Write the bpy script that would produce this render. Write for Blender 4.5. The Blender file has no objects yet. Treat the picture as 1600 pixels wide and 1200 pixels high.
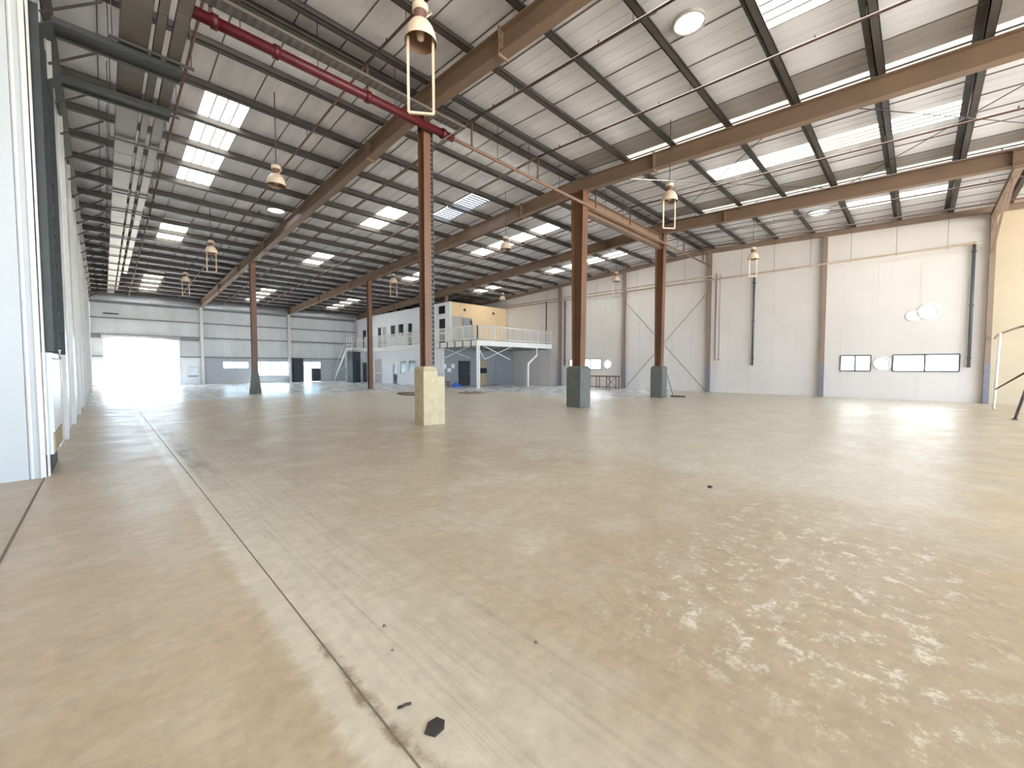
import bpy, bmesh, math, random
from mathutils import Vector, Matrix

# ---------------------------------------------------------------- camera, sky, sun, exposure
sc = bpy.context.scene
C = sc.collection
cam_data = bpy.data.cameras.new('camera')
cam = bpy.data.objects.new('camera', cam_data)
C.objects.link(cam)
cam.location = (0, 0, 1.6)
cam.rotation_euler = (math.pi / 2 - 0.0434, 0, -0.7865)
cam_data.sensor_width = 36
cam_data.lens = 36 * 635.75 / 1600
cam_data.clip_start = 0.05
cam_data.clip_end = 800
sc.camera = cam

world = bpy.data.worlds.new('sky')
sc.world = world
world.use_nodes = True
bg = world.node_tree.nodes['Background']
bg.inputs[0].default_value = (0.66, 0.83, 1.0, 1)
bg.inputs[1].default_value = 6.0

sun_data = bpy.data.lights.new('sun', 'SUN')
sun = bpy.data.objects.new('sun', sun_data)
C.objects.link(sun)
sun_data.energy = 22.0
sun_data.angle = 0.02
sun_data.color = (1.0, 0.95, 0.88)
sun.rotation_euler = Vector((-0.42, -0.30, -0.85)).to_track_quat('-Z', 'Y').to_euler()

sc.view_settings.view_transform = 'Standard'
sc.view_settings.look = 'None'
sc.view_settings.gamma = 1.0
sc.view_settings.use_curve_mapping = False
sc.view_settings.exposure = 0.84

random.seed(7)

# ---------------------------------------------------------------- layout (metres, floor at z = 0)
XL, XR = -0.65, 26.78            # left wall, right (gable) wall
YF, YN, YR = 45.15, -15.0, 9.5   # far wall, open near end, ridge
SL = 0.0438                      # roof slope
X1, BAY = 6.20, 7.04
X2, X3 = X1 + BAY, X1 + 2 * BAY
def drop(y): return SL * abs(y - YR)
def raf_bot(y): return 8.32 - drop(y)
def raf_top(y): return 8.82 - drop(y)
def roof_z(y): return 9.06 - drop(y)

# ---------------------------------------------------------------- materials
def lin(c):
    return tuple(((v / 255) / 12.92 if v / 255 <= 0.04045 else ((v / 255 + 0.055) / 1.055) ** 2.4) for v in c)

def nd(nt, kind, **kw):
    n = nt.nodes.new(kind)
    for k, v in kw.items():
        setattr(n, k, v)
    return n

def material(name, col, rough=0.6, metal=0.0, var=0.12, scale=3.0, stretch=(1, 1, 1), bump=0.0, spec=0.5, col2=None, bscale=None):
    m = bpy.data.materials.new(name)
    m.use_nodes = True
    nt = m.node_tree
    b = nt.nodes['Principled BSDF']
    b.inputs['Roughness'].default_value = rough
    b.inputs['Metallic'].default_value = metal
    b.inputs['Specular IOR Level'].default_value = spec
    c1 = lin(col)
    tc = nd(nt, 'ShaderNodeTexCoord')
    mp = nd(nt, 'ShaderNodeMapping')
    mp.inputs['Scale'].default_value = stretch
    nt.links.new(tc.outputs['Object'], mp.inputs[0])
    nz = nd(nt, 'ShaderNodeTexNoise')
    nz.inputs['Scale'].default_value = scale
    nz.inputs['Detail'].default_value = 5
    nz.inputs['Roughness'].default_value = 0.6
    nt.links.new(mp.outputs[0], nz.inputs['Vector'])
    rp = nd(nt, 'ShaderNodeValToRGB')
    rp.color_ramp.elements[0].position = 0.3
    rp.color_ramp.elements[1].position = 0.7
    lo = tuple(v * (1 - var) for v in c1) if col2 is None else lin(col2)
    hi = tuple(min(1, v * (1 + var)) for v in c1)
    rp.color_ramp.elements[0].color = (*lo, 1)
    rp.color_ramp.elements[1].color = (*hi, 1)
    nt.links.new(nz.outputs['Fac'], rp.inputs[0])
    nt.links.new(rp.outputs[0], b.inputs['Base Color'])
    if bump:
        n2 = nd(nt, 'ShaderNodeTexNoise')
        n2.inputs['Scale'].default_value = bscale or scale * 6
        n2.inputs['Detail'].default_value = 3
        nt.links.new(mp.outputs[0], n2.inputs['Vector'])
        bp = nd(nt, 'ShaderNodeBump')
        bp.inputs['Strength'].default_value = bump
        bp.inputs['Distance'].default_value = 0.02
        nt.links.new(n2.outputs['Fac'], bp.inputs['Height'])
        nt.links.new(bp.outputs[0], b.inputs['Normal'])
    return m

def translucent(name, col, mix=0.85, trans=0.0):
    m = bpy.data.materials.new(name)
    m.use_nodes = True
    nt = m.node_tree
    nt.nodes.clear()
    out = nd(nt, 'ShaderNodeOutputMaterial')
    tc = nd(nt, 'ShaderNodeTexCoord')
    nz = nd(nt, 'ShaderNodeTexNoise')
    nz.inputs['Scale'].default_value = 1.7
    nz.inputs['Detail'].default_value = 4
    nt.links.new(tc.outputs['Object'], nz.inputs['Vector'])
    rp = nd(nt, 'ShaderNodeValToRGB')
    c = lin(col)
    rp.color_ramp.elements[0].color = (*[v * 0.75 for v in c], 1)
    rp.color_ramp.elements[1].color = (*c, 1)
    nt.links.new(nz.outputs['Fac'], rp.inputs[0])
    t = nd(nt, 'ShaderNodeBsdfTranslucent')
    d = nd(nt, 'ShaderNodeBsdfDiffuse')
    nt.links.new(rp.outputs[0], t.inputs[0])
    nt.links.new(rp.outputs[0], d.inputs[0])
    mx = nd(nt, 'ShaderNodeMixShader')
    mx.inputs[0].default_value = mix
    nt.links.new(d.outputs[0], mx.inputs[1])
    nt.links.new(t.outputs[0], mx.inputs[2])
    last = mx
    if trans:
        tr = nd(nt, 'ShaderNodeBsdfTransparent')
        m2 = nd(nt, 'ShaderNodeMixShader')
        m2.inputs[0].default_value = trans
        nt.links.new(mx.outputs[0], m2.inputs[1])
        nt.links.new(tr.outputs[0], m2.inputs[2])
        last = m2
    nt.links.new(last.outputs[0], out.inputs[0])
    return m

def clear_glass(name, col):
    m = bpy.data.materials.new(name)
    m.use_nodes = True
    nt = m.node_tree
    nt.nodes.clear()
    out = nd(nt, 'ShaderNodeOutputMaterial')
    t = nd(nt, 'ShaderNodeBsdfTransparent')
    t.inputs[0].default_value = (*lin(col), 1)
    g = nd(nt, 'ShaderNodeBsdfGlossy')
    g.inputs['Roughness'].default_value = 0.05
    mx = nd(nt, 'ShaderNodeMixShader')
    mx.inputs[0].default_value = 0.06
    nt.links.new(t.outputs[0], mx.inputs[1])
    nt.links.new(g.outputs[0], mx.inputs[2])
    nt.links.new(mx.outputs[0], out.inputs[0])
    return m

def floor_material():
    m = bpy.data.materials.new('dusty_concrete')
    m.use_nodes = True
    nt = m.node_tree
    L = nt.links
    b = nt.nodes['Principled BSDF']
    geo = nd(nt, 'ShaderNodeNewGeometry')
    sep = nd(nt, 'ShaderNodeSeparateXYZ')
    L.new(geo.outputs['Position'], sep.inputs[0])
    def noise(scale, stretch=(1, 1, 1), detail=6, rough=0.62):
        mp = nd(nt, 'ShaderNodeMapping')
        mp.inputs['Scale'].default_value = stretch
        L.new(geo.outputs['Position'], mp.inputs[0])
        n = nd(nt, 'ShaderNodeTexNoise')
        n.inputs['Scale'].default_value = scale
        n.inputs['Detail'].default_value = detail
        n.inputs['Roughness'].default_value = rough
        L.new(mp.outputs[0], n.inputs['Vector'])
        return n.outputs['Fac']
    def ramp(v, a, c, ca=0.0, cb=1.0):
        r = nd(nt, 'ShaderNodeMapRange')
        r.inputs[1].default_value = a
        r.inputs[2].default_value = c
        r.inputs[3].default_value = ca
        r.inputs[4].default_value = cb
        L.new(v, r.inputs[0])
        return r.outputs[0]
    def math_(op, a, c):
        n = nd(nt, 'ShaderNodeMath', operation=op)
        for i, v in enumerate((a, c)):
            if isinstance(v, (int, float)):
                n.inputs[i].default_value = v
            else:
                L.new(v, n.inputs[i])
        return n.outputs[0]
    def mix(fac, c1, c2):
        n = nd(nt, 'ShaderNodeMix', data_type='RGBA')
        L.new(fac, n.inputs[0])
        for i, v in ((6, c1), (7, c2)):
            if isinstance(v, tuple):
                n.inputs[i].default_value = (*lin(v), 1)
            else:
                L.new(v, n.inputs[i])
        return n.outputs[2]
    X, Y = sep.outputs[0], sep.outputs[1]
    big = noise(0.22)
    mid = noise(1.3)
    fine = noise(9.0, detail=4)
    col = mix(ramp(big, 0.36, 0.64), FLOOR_A, FLOOR_B)
    # patches of paler cement dust
    col = mix(math_('MULTIPLY', ramp(mid, 0.5, 0.68), 0.5), col, FLOOR_C)
    # broad pale smear on the right-hand side of the hall floor
    w1 = noise(0.5)
    px = math_('ADD', X, math_('MULTIPLY', w1, 5.0))
    pale = math_('MULTIPLY', ramp(px, 7.6, 9.4), ramp(Y, -1.6, 0.8))
    col = mix(math_('MULTIPLY', pale, 0.6), col, FLOOR_C)
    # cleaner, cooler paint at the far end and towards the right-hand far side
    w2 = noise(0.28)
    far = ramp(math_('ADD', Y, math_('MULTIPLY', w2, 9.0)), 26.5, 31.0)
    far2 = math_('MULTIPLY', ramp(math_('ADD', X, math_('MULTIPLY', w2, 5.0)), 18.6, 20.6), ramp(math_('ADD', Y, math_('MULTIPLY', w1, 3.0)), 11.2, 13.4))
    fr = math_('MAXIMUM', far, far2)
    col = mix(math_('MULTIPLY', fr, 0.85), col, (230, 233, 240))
    # pale band and tyre streaks beside the long floor joint
    wob = math_('ADD', math_('MULTIPLY', math_('SUBTRACT', noise(1.2), 0.5), 0.16), math_('MULTIPLY', math_('SUBTRACT', noise(9.0, detail=8, rough=.75), 0.5), 0.14))
    xj = math_('ADD', X, wob)
    band = math_('MULTIPLY', ramp(xj, 0.64, 0.70), ramp(xj, 1.9, 1.0))
    col = mix(math_('MULTIPLY', band, 0.75), col, FLOOR_D)
    streak = noise(6.0, (2.6, 0.06, 1), 6, 0.75)
    sm = math_('MULTIPLY', math_('MULTIPLY', ramp(X, 0.86, 1.1), ramp(X, 3.4, 1.6)), ramp(streak, 0.48, 0.64))
    col = mix(math_('MULTIPLY', sm, 0.6), col, (164, 152, 134))
    # worn dark stretch of the joint further off, and its mud-filled stretch close by
    jd = math_('MULTIPLY', ramp(X, 0.88, 0.93), ramp(X, 1.25, 1.0))
    jm = math_('MULTIPLY', math_('MULTIPLY', jd, ramp(Y, 6.2, 7.6)), ramp(Y, 16.0, 11.0))
    col = mix(math_('MULTIPLY', jm, ramp(noise(3.0, (1, .25, 1)), 0.35, 0.6)), col, (128, 112, 98))
    mud = math_('MULTIPLY', math_('MULTIPLY', ramp(xj, 0.80, 0.83), ramp(xj, 0.90, 0.85)), ramp(Y, 2.7, 2.3))
    col = mix(math_('MULTIPLY', mud, ramp(noise(4.0), 0.40, 0.55)), col, (146, 126, 106))
    # dustier strip inside the recess at the left
    rec = ramp(X, XL + .01, XL - .01)
    col = mix(math_('MULTIPLY', rec, 0.6), col, (166, 147, 119))
    # scuffed grey spots and white paint flakes
    vor = nd(nt, 'ShaderNodeTexNoise')
    vor.inputs['Scale'].default_value = 2.2
    vor.inputs['Detail'].default_value = 8
    vor.inputs['Roughness'].default_value = 0.75
    L.new(geo.outputs['Position'], vor.inputs['Vector'])
    fl = math_('MULTIPLY', ramp(vor.outputs['Fac'], 0.58, 0.66), ramp(noise(0.35), 0.50, 0.60))
    col = mix(math_('MULTIPLY', fl, 0.35), col, (236, 230, 218))
    left = ramp(math_('ADD', X, wob), 0.70, 0.62)
    col = mix(math_('MULTIPLY', left, 0.6), col, (184, 163, 136))
    # fine scuffs and drag marks
    sc1 = ramp(noise(2.6, (1.0, 0.55, 1), 11, 0.82), 0.47, 0.66)
    col = mix(math_('MULTIPLY', sc1, 0.28), col, (158, 142, 120))
    sc2 = ramp(noise(3.3, (0.5, 1.0, 1), 11, 0.82), 0.50, 0.68)
    col = mix(math_('MULTIPLY', sc2, 0.30), col, (226, 218, 202))
    nr = math_('MULTIPLY', math_('MULTIPLY', ramp(math_('ADD', X, math_('MULTIPLY', w1, 1.6)), 2.2, 3.0), ramp(math_('ADD', X, math_('MULTIPLY', w1, 3.0)), 8.0, 5.5)), ramp(math_('ADD', Y, math_('MULTIPLY', w1, 2.0)), 3.2, 1.6))
    col = mix(math_('MULTIPLY', nr, 0.55), col, (168, 147, 121))
    reg = math_('MULTIPLY', math_('MULTIPLY', ramp(X, 1.9, 2.6), ramp(X, 6.5, 4.6)), math_('MULTIPLY', ramp(Y, 1.9, 1.1), ramp(Y, -0.7, -0.1)))
    pk = math_('MULTIPLY', reg, ramp(noise(6.5, (1, 1, 1), 9, 0.8), 0.53, 0.60))
    col = mix(math_('MULTIPLY', pk, 0.75), col, (232, 226, 212))
    reg2 = math_('MULTIPLY', math_('MULTIPLY', ramp(X, 3.2, 4.0), ramp(X, 7.4, 6.0)), math_('MULTIPLY', ramp(Y, 6.3, 5.4), ramp(Y, 3.6, 4.4)))
    pk2 = math_('MULTIPLY', reg2, ramp(noise(7.5, (1, 1, 1), 9, 0.8), 0.50, 0.62))
    col = mix(math_('MULTIPLY', pk2, 0.6), col, (150, 136, 116))
    # rusty patch on the right
    ru = math_('MULTIPLY', math_('MULTIPLY', ramp(X, 3.0, 5.0), ramp(X, 14.0, 9.0)), ramp(Y, 0.2, -0.6))
    col = mix(math_('MULTIPLY', math_('MULTIPLY', ru, ramp(noise(0.9), 0.45, 0.65)), 0.4), col, (196, 158, 112))
    grain = mix(ramp(fine, 0.3, 0.7), (205, 205, 205), (255, 255, 255))
    mul = nd(nt, 'ShaderNodeMix', data_type='RGBA', blend_type='MULTIPLY')
    mul.inputs[0].default_value = 0.5
    L.new(col, mul.inputs[6])
    L.new(grain, mul.inputs[7])
    L.new(mul.outputs[2], b.inputs['Base Color'])
    rg = math_('SUBTRACT', 0.44, math_('MULTIPLY', ramp(mid, 0.30, 0.75), 0.18))
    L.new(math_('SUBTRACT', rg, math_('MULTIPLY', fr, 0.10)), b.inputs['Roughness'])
    b.inputs['Specular IOR Level'].default_value = 0.5
    bp = nd(nt, 'ShaderNodeBump')
    bp.inputs['Strength'].default_value = 0.25
    bp.inputs['Distance'].default_value = 0.01
    L.new(math_('ADD', fine, math_('MULTIPLY', vor.outputs['Fac'], 2.0)), bp.inputs['Height'])
    L.new(bp.outputs[0], b.inputs['Normal'])
    return m

FLOOR_A, FLOOR_B, FLOOR_C, FLOOR_D = (183, 164, 140), (194, 177, 153), (213, 205, 189), (214, 205, 187)
M = {
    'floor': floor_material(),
    'ground': material('bright_yard_sand', (232, 222, 205), 0.9, var=0.05),
    'sheet': material('foil_faced_roof_lining', (240, 238, 243), 0.40, 0.1, 0.12, 1.6, (1.2, 0.12, 1), bump=0.12, bscale=5),
    'sheet_dark': material('shade_band_roof_lining', (176, 170, 166), 0.5, 0.1, 0.15, 1.6, (1.2, 0.12, 1)),  # darker lining colour paints the shade band beside the rafters
    'seam': material('dark_lap_seam', (120, 116, 112), 0.5, 0.1, 0.15),
    'purlin': material('dark_purlin_steel', (70, 63, 59), 0.5, 0.0, 0.2, 2.0),
    'rafter': material('brown_primer_steel', (132, 108, 90), 0.55, 0.0, 0.14, 1.5, (1, .5, 1)),
    'column': material('red_brown_primer_steel', (118, 84, 64), 0.5, 0.0, 0.18, 1.5, (1, 1, .3)),
    'column_grey': material('grey_base_paint', (128, 126, 136), 0.6, var=0.14),
    'gable_steel': material('dusty_brown_steel', (146, 124, 110), 0.6, var=0.12, scale=1.5),
    'ped_grey': material('grey_painted_concrete', (100, 102, 97), 0.75, var=0.14, scale=4, bump=0.3),
    'ped_cream': material('cream_painted_concrete', (190, 176, 146), 0.8, var=0.16, scale=4, bump=0.3),
    'wall_white': material('white_wall_panel', (222, 215, 211), 0.45, var=0.03, scale=0.7),
    'wall_warm': material('warm_wall_panel', (205, 188, 162), 0.55, var=0.05, scale=0.7),
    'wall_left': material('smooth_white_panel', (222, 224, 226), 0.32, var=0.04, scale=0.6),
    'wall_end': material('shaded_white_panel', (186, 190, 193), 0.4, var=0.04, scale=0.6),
    'wall_far': material('grey_wall_sheet', (206, 206, 206), 0.5, var=0.10, scale=1.1, stretch=(1, 1, .35)),
    'block': material('grey_block_wall', (178, 180, 184), 0.7, var=0.06),
    'plinth': material('dusty_plinth', (176, 158, 130), 0.8, var=0.08),
    'trim': material('pale_trim_metal', (210, 206, 200), 0.45, 0.2, 0.06),
    'girt': material('grey_girt_steel', (122, 120, 122), 0.5, 0.2, 0.12),
    'eave': material('galvanised_eave', (196, 196, 198), 0.38, 0.4, 0.10),
    'tray': material('galvanised_tray', (114, 107, 101), 0.45, 0.35, 0.14),
    'tray_dark': material('black_cable_ladder', (52, 54, 54), 0.5, 0.1, 0.2, 3),
    'red': material('dark_red_pipe', (84, 19, 26), 0.45, var=0.12),
    'pipe': material('brown_pipe_paint', (98, 70, 64), 0.75, var=0.15),
    'pipe_pale': material('dusty_pipe_paint', (168, 146, 130), 0.75, var=0.12),
    'pipe_mid': material('mid_brown_pipe', (134, 104, 88), 0.5, var=0.15),
    'pipe_grey': material('dark_grey_downpipe', (84, 86, 92), 0.5, var=0.1),
    'rod': material('dark_rod_steel', (72, 66, 64), 0.5, 0.2, 0.1),
    'lamp': material('dusty_cream_enamel', (222, 200, 176), 0.4, var=0.12),
    'lamp_in': material('lamp_reflector_inside', (150, 120, 100), 0.35, 0.3, 0.15),
    'lamp_dark': material('lamp_gear_housing', (116, 86, 74), 0.5, 0.1, 0.15),
    'skylight': translucent('translucent_roof_panel', (246, 240, 226), 0.8),
    'skylight_warm': translucent('aged_translucent_roof_panel', (248, 232, 190), 0.8),
    'dome': translucent('clear_dome', (225, 235, 250), 0.7),
    'frost': translucent('dusty_window_pane', (238, 244, 250), 0.85, 0.08),
    'glass': clear_glass('clear_pane', (225, 240, 245)),
    'dark_glass': material('dark_window_glass', (42, 50, 58), 0.12, var=0.1),
    'dark': material('charcoal_panel', (44, 46, 54), 0.5, var=0.15),
    'office': material('office_wall_paint', (234, 236, 242), 0.6, var=0.04),
    'office_beige': material('office_beige_paint', (236, 206, 166), 0.65, var=0.04),
    'office_grey': material('office_grey_paint', (150, 152, 156), 0.65, var=0.05),
    'white': material('white_paint', (232, 232, 230), 0.5, var=0.04),
    'rail': material('white_rail_paint', (226, 226, 224), 0.45, var=0.04),
    'door_grey': material('grey_door_leaf', (186, 184, 184), 0.5, var=0.05),
    'wood': material('weathered_timber', (138, 114, 94), 0.7, var=0.25, scale=6, stretch=(1, 6, 6)),
    'brown_metal': material('rusty_brown_tube', (138, 104, 90), 0.55, var=0.2),
    'blue': material('blue_plastic_sheet', (62, 112, 210), 0.5, var=0.15),
    'paper': material('white_paper', (240, 240, 238), 0.8, var=0.02),
    'black': material('black_rubber', (52, 47, 45), 0.6, var=0.25, scale=20),
    'stone': material('small_rubble', (120, 108, 94), 0.85, var=0.25, scale=15),
    'chrome': material('bright_metal', (200, 200, 205), 0.25, 0.9, 0.05),
    'far_building': material('pale_far_wall', (214, 208, 196), 0.8, var=0.06),
}

# ---------------------------------------------------------------- mesh helpers
class MB:
    def __init__(self):
        self.v, self.f, self.smooth = [], [], []
    def _add(self, vs, fs, smooth=False):
        n = len(self.v)
        self.v += [Vector(p) for p in vs]
        self.f += [tuple(n + i for i in q) for q in fs]
        self.smooth += [smooth] * len(fs)
        return self
    def box(self, x0, x1, y0, y1, z0, z1):
        vs = [(x, y, z) for z in (z0, z1) for y in (y0, y1) for x in (x0, x1)]
        return self._add(vs, [(0, 2, 3, 1), (4, 5, 7, 6), (0, 1, 5, 4), (2, 6, 7, 3), (0, 4, 6, 2), (1, 3, 7, 5)])
    def bar(self, a, b, w, h, up=(0, 0, 1), w2=None, h2=None):
        """a straight bar from a to b, w across and h along the up direction"""
        a, b = Vector(a), Vector(b)
        d = (b - a).normalized()
        u = Vector(up)
        u = (u - d * u.dot(d))
        if u.length < 1e-5:
            u = Vector((1, 0, 0)) if abs(d.x) < .9 else Vector((0, 1, 0))
            u = u - d * u.dot(d)
        u.normalize()
        s = d.cross(u)
        w2, h2 = w2 or w, h2 or h
        vs = [p + s * (sx * ww / 2) + u * (sz * hh / 2) for p, ww, hh in ((a, w, h), (b, w2, h2)) for sx, sz in ((-1, -1), (1, -1), (1, 1), (-1, 1))]
        return self._add(vs, [(0, 1, 2, 3), (7, 6, 5, 4), (0, 4, 5, 1), (1, 5, 6, 2), (2, 6, 7, 3), (3, 7, 4, 0)])
    def tube(self, pts, r, n=8, closed_ends=True):
        pts = [Vector(p) for p in pts]
        rings = []
        for i, p in enumerate(pts):
            d = (pts[min(i + 1, len(pts) - 1)] - pts[max(i - 1, 0)]).normalized()
            ref = Vector((0, 0, 1)) if abs(d.z) < 0.9 else Vector((1, 0, 0))
            s = d.cross(ref).normalized()
            u = s.cross(d)
            rings.append([p + s * math.cos(2 * math.pi * k / n) * r + u * math.sin(2 * math.pi * k / n) * r for k in range(n)])
        vs = [q for ring in rings for q in ring]
        fs = []
        for i in range(len(pts) - 1):
            for k in range(n):
                fs.append((i * n + k, i * n + (k + 1) % n, (i + 1) * n + (k + 1) % n, (i + 1) * n + k))
        self._add(vs, fs, True)
        if closed_ends:
            base = len(self.v) - len(vs)
            self.f.append(tuple(base + k for k in range(n))[::-1])
            self.f.append(tuple(base + (len(pts) - 1) * n + k for k in range(n)))
            self.smooth += [False, False]
        return self
    def lathe(self, prof, c, n=24, axis='Z'):
        """revolve (radius, height) pairs about a vertical axis through c"""
        c = Vector(c)
        def pt(r, z, k):
            t = 2 * math.pi * k / n
            if axis == 'Z':
                return c + Vector((r * math.cos(t), r * math.sin(t), z))
            return c + Vector((z, r * math.cos(t), r * math.sin(t)))
        vs = [pt(r, z, k) for r, z in prof for k in range(n)]
        fs = [(i * n + k, i * n + (k + 1) % n, (i + 1) * n + (k + 1) % n, (i + 1) * n + k) for i in range(len(prof) - 1) for k in range(n)]
        return self._add(vs, fs, True)
    def poly(self, pts, th, nrm):
        """flat plate with outline pts, th thick along nrm"""
        nrm = Vector(nrm).normalized() * th
        n = len(pts)
        vs = [Vector(p) for p in pts] + [Vector(p) + nrm for p in pts]
        return self._add(vs, [tuple(range(n))[::-1], tuple(range(n, 2 * n))] + [(i, (i + 1) % n, n + (i + 1) % n, n + i) for i in range(n)])
    def ibeam(self, a, b, w, h, tf=0.022, tw=0.014, up=(0, 0, 1), h2=None):
        """I-section from a to b; a and b are at the middle of its depth"""
        a, b = Vector(a), Vector(b)
        h2 = h2 or h
        d = (b - a).normalized()
        u = Vector(up)
        u = (u - d * u.dot(d)).normalized()
        self.bar(a + u * (h / 2 - tf / 2), b + u * (h2 / 2 - tf / 2), w, tf, u)
        self.bar(a - u * (h / 2 - tf / 2), b - u * (h2 / 2 - tf / 2), w, tf, u)
        self.bar(a, b, tw, h - 2 * tf, u, tw, h2 - 2 * tf)
        return self
    def build(self, name, mat, parent=None, kind=None):
        base = world_loc(parent) if parent else Vector((0, 0, 0))
        me = bpy.data.meshes.new(name)
        me.from_pydata([tuple(p - base) for p in self.v], [], self.f)
        for p, s in zip(me.polygons, self.smooth):
            p.use_smooth = s
        me.materials.append(M[mat] if isinstance(mat, str) else mat)
        bm = bmesh.new()
        bm.from_mesh(me)
        bmesh.ops.recalc_face_normals(bm, faces=bm.faces)
        bm.to_mesh(me)
        bm.free()
        o = bpy.data.objects.new(name, me)
        C.objects.link(o)
        if parent:
            o.parent = parent
        if kind:
            o['kind'] = kind
        return o

def world_loc(o):
    l = Vector((0, 0, 0))
    while o is not None:
        l += o.location
        o = o.parent
    return l

def tag(o, label, cat=None, group=None):
    o['label'] = label
    if cat:
        o['category'] = cat
    if group:
        o['group'] = group
    return o

def thing(name, loc, label, cat, group=None):
    o = bpy.data.objects.new(name, None)
    o.empty_display_size = 0.1
    C.objects.link(o)
    o.location = loc
    return tag(o, label, cat, group)

def setting(name, loc=(0, 0, 0)):
    o = bpy.data.objects.new(name, None)
    o.empty_display_size = 0.1
    C.objects.link(o)
    o.location = loc
    o['kind'] = 'structure'
    return o

def share(src, parent, offset):
    """a copy of a piece that shares its mesh, moved by offset"""
    o = src.copy()
    C.objects.link(o)
    o.parent = parent
    o.location = src.location + Vector(offset)
    return o

ORD = ['first', 'second', 'third', 'fourth', 'fifth', 'sixth', 'seventh', 'eighth', 'ninth', 'tenth', 'eleventh', 'twelfth', 'thirteenth', 'fourteenth', 'fifteenth', 'sixteenth', 'seventeenth']

# ================================================================ SETTING
# ---- ground and floor
MB().box(-220, 240, -180, 260, -0.5, -0.25).build('ground', 'ground', kind='structure')
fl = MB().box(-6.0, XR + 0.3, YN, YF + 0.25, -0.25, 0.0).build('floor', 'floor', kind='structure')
# the long joint in the slab: two thin strips with a dark gap
trim = setting('trim_1', (0.84, 14, 0))
MB().box(0.836, 0.844, 0.5, 44.9, 0.0, 0.003).build('joint_filler', 'stone', trim)
MB().box(XL - .008, XL + .008, -2.0, 8.86, 0.0, 0.012).build('threshold_edge', 'stone', trim)

# ---- roof: lining sheets, skylights, purlins
ceil = setting('ceiling', (XL, YR, 9.0))
SHEET = 1.006
SX0 = 2.12 - 3 * SHEET
def light_sheet(x0, ya, yb, mat, name):
    # a thin ribbed translucent sheet: one folded skin
    prof = [(0, 0)]
    for k in range(4):
        c = SHEET * (k + .5) / 4
        prof += [(c - .05, 0), (c - .025, .03), (c + .025, .03), (c + .05, 0)]
    prof += [(SHEET, 0)]
    m = MB()
    n = len(prof)
    vs = [(x0 + u, ya, roof_z(ya) + .01 + h) for u, h in prof] + [(x0 + u, yb, roof_z(yb) + .01 + h) for u, h in prof]
    m._add(vs, [(i, i + 1, n + i + 1, n + i) for i in range(n - 1)])
    return m.build(name, mat, ceil)
def sheet_piece(x0, ya, yb, mat, name='roof_sheet'):
    m = MB()
    za, zb = roof_z(ya), roof_z(yb)
    m._add([(x0, ya, za), (x0 + SHEET, ya, za), (x0 + SHEET, yb, zb), (x0, yb, zb),
            (x0, ya, za + .05), (x0 + SHEET, ya, za + .05), (x0 + SHEET, yb, zb + .05), (x0, yb, zb + .05)],
           [(0, 1, 2, 3), (7, 6, 5, 4), (0, 4, 5, 1), (1, 5, 6, 2), (2, 6, 7, 3), (3, 7, 4, 0)])
    # lap lip along one edge and two shallow stiffening ribs
    for dx, w, hh in ((0.33, 0.03, 0.008), (0.67, 0.03, 0.008)):
        m.bar((x0 + dx + .012, ya, za - hh / 2), (x0 + dx + .012, yb, zb - hh / 2), w, hh)
    o = m.build(name, mat, ceil)
    MB().bar((x0 + .012, ya + .002, za - .011), (x0 + .012, yb - .002, zb - .011), .022, .022).build('lap_seam', 'seam', o)  # lip coloured dark to draw the shadow line along the seam
    return o
PUR_FAR = [9.85 + 1.65 * k for k in range(22)]
PUR_NEAR = [9.15 - 1.65 * k for k in range(15)]
def seg_far(a, b): return [(PUR_FAR[k], PUR_FAR[k + 1]) for k in range(a, b)]
def seg_near(a, b): return [(PUR_NEAR[k + 1], PUR_NEAR[k]) for k in range(a, b)]
SKY = {}
SKY[3] = seg_far(2, 6) + seg_far(9, 11) + seg_far(16, 20) + seg_near(3, 6)
SKY[10] = seg_far(4, 6) + seg_far(9, 11) + seg_far(16, 20) + seg_near(4, 7) + seg_near(9, 12)
SKY[17] = seg_far(2, 6) + seg_far(9, 11) + seg_far(16, 20) + seg_near(2, 6) + seg_near(9, 12)
SKY[24] = seg_far(2, 6) + seg_far(9, 11) + seg_near(4, 6) + seg_near(9, 12)
LOUVRE = {12: seg_far(2, 4)}
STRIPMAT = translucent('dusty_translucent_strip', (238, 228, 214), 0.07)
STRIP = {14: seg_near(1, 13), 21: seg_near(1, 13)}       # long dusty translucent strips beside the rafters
DOMES = [(8.85, 3.6, 0.29), (5.64, 20.5, 0.34), (23.75, 3.5, 0.40)]
DOMEH = {}
for dx, dy, dr in DOMES:
    DOMEH[int((dx - SX0) / SHEET)] = (dy - dr - .1, dy + dr + .1, dx, dy, dr)
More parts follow.
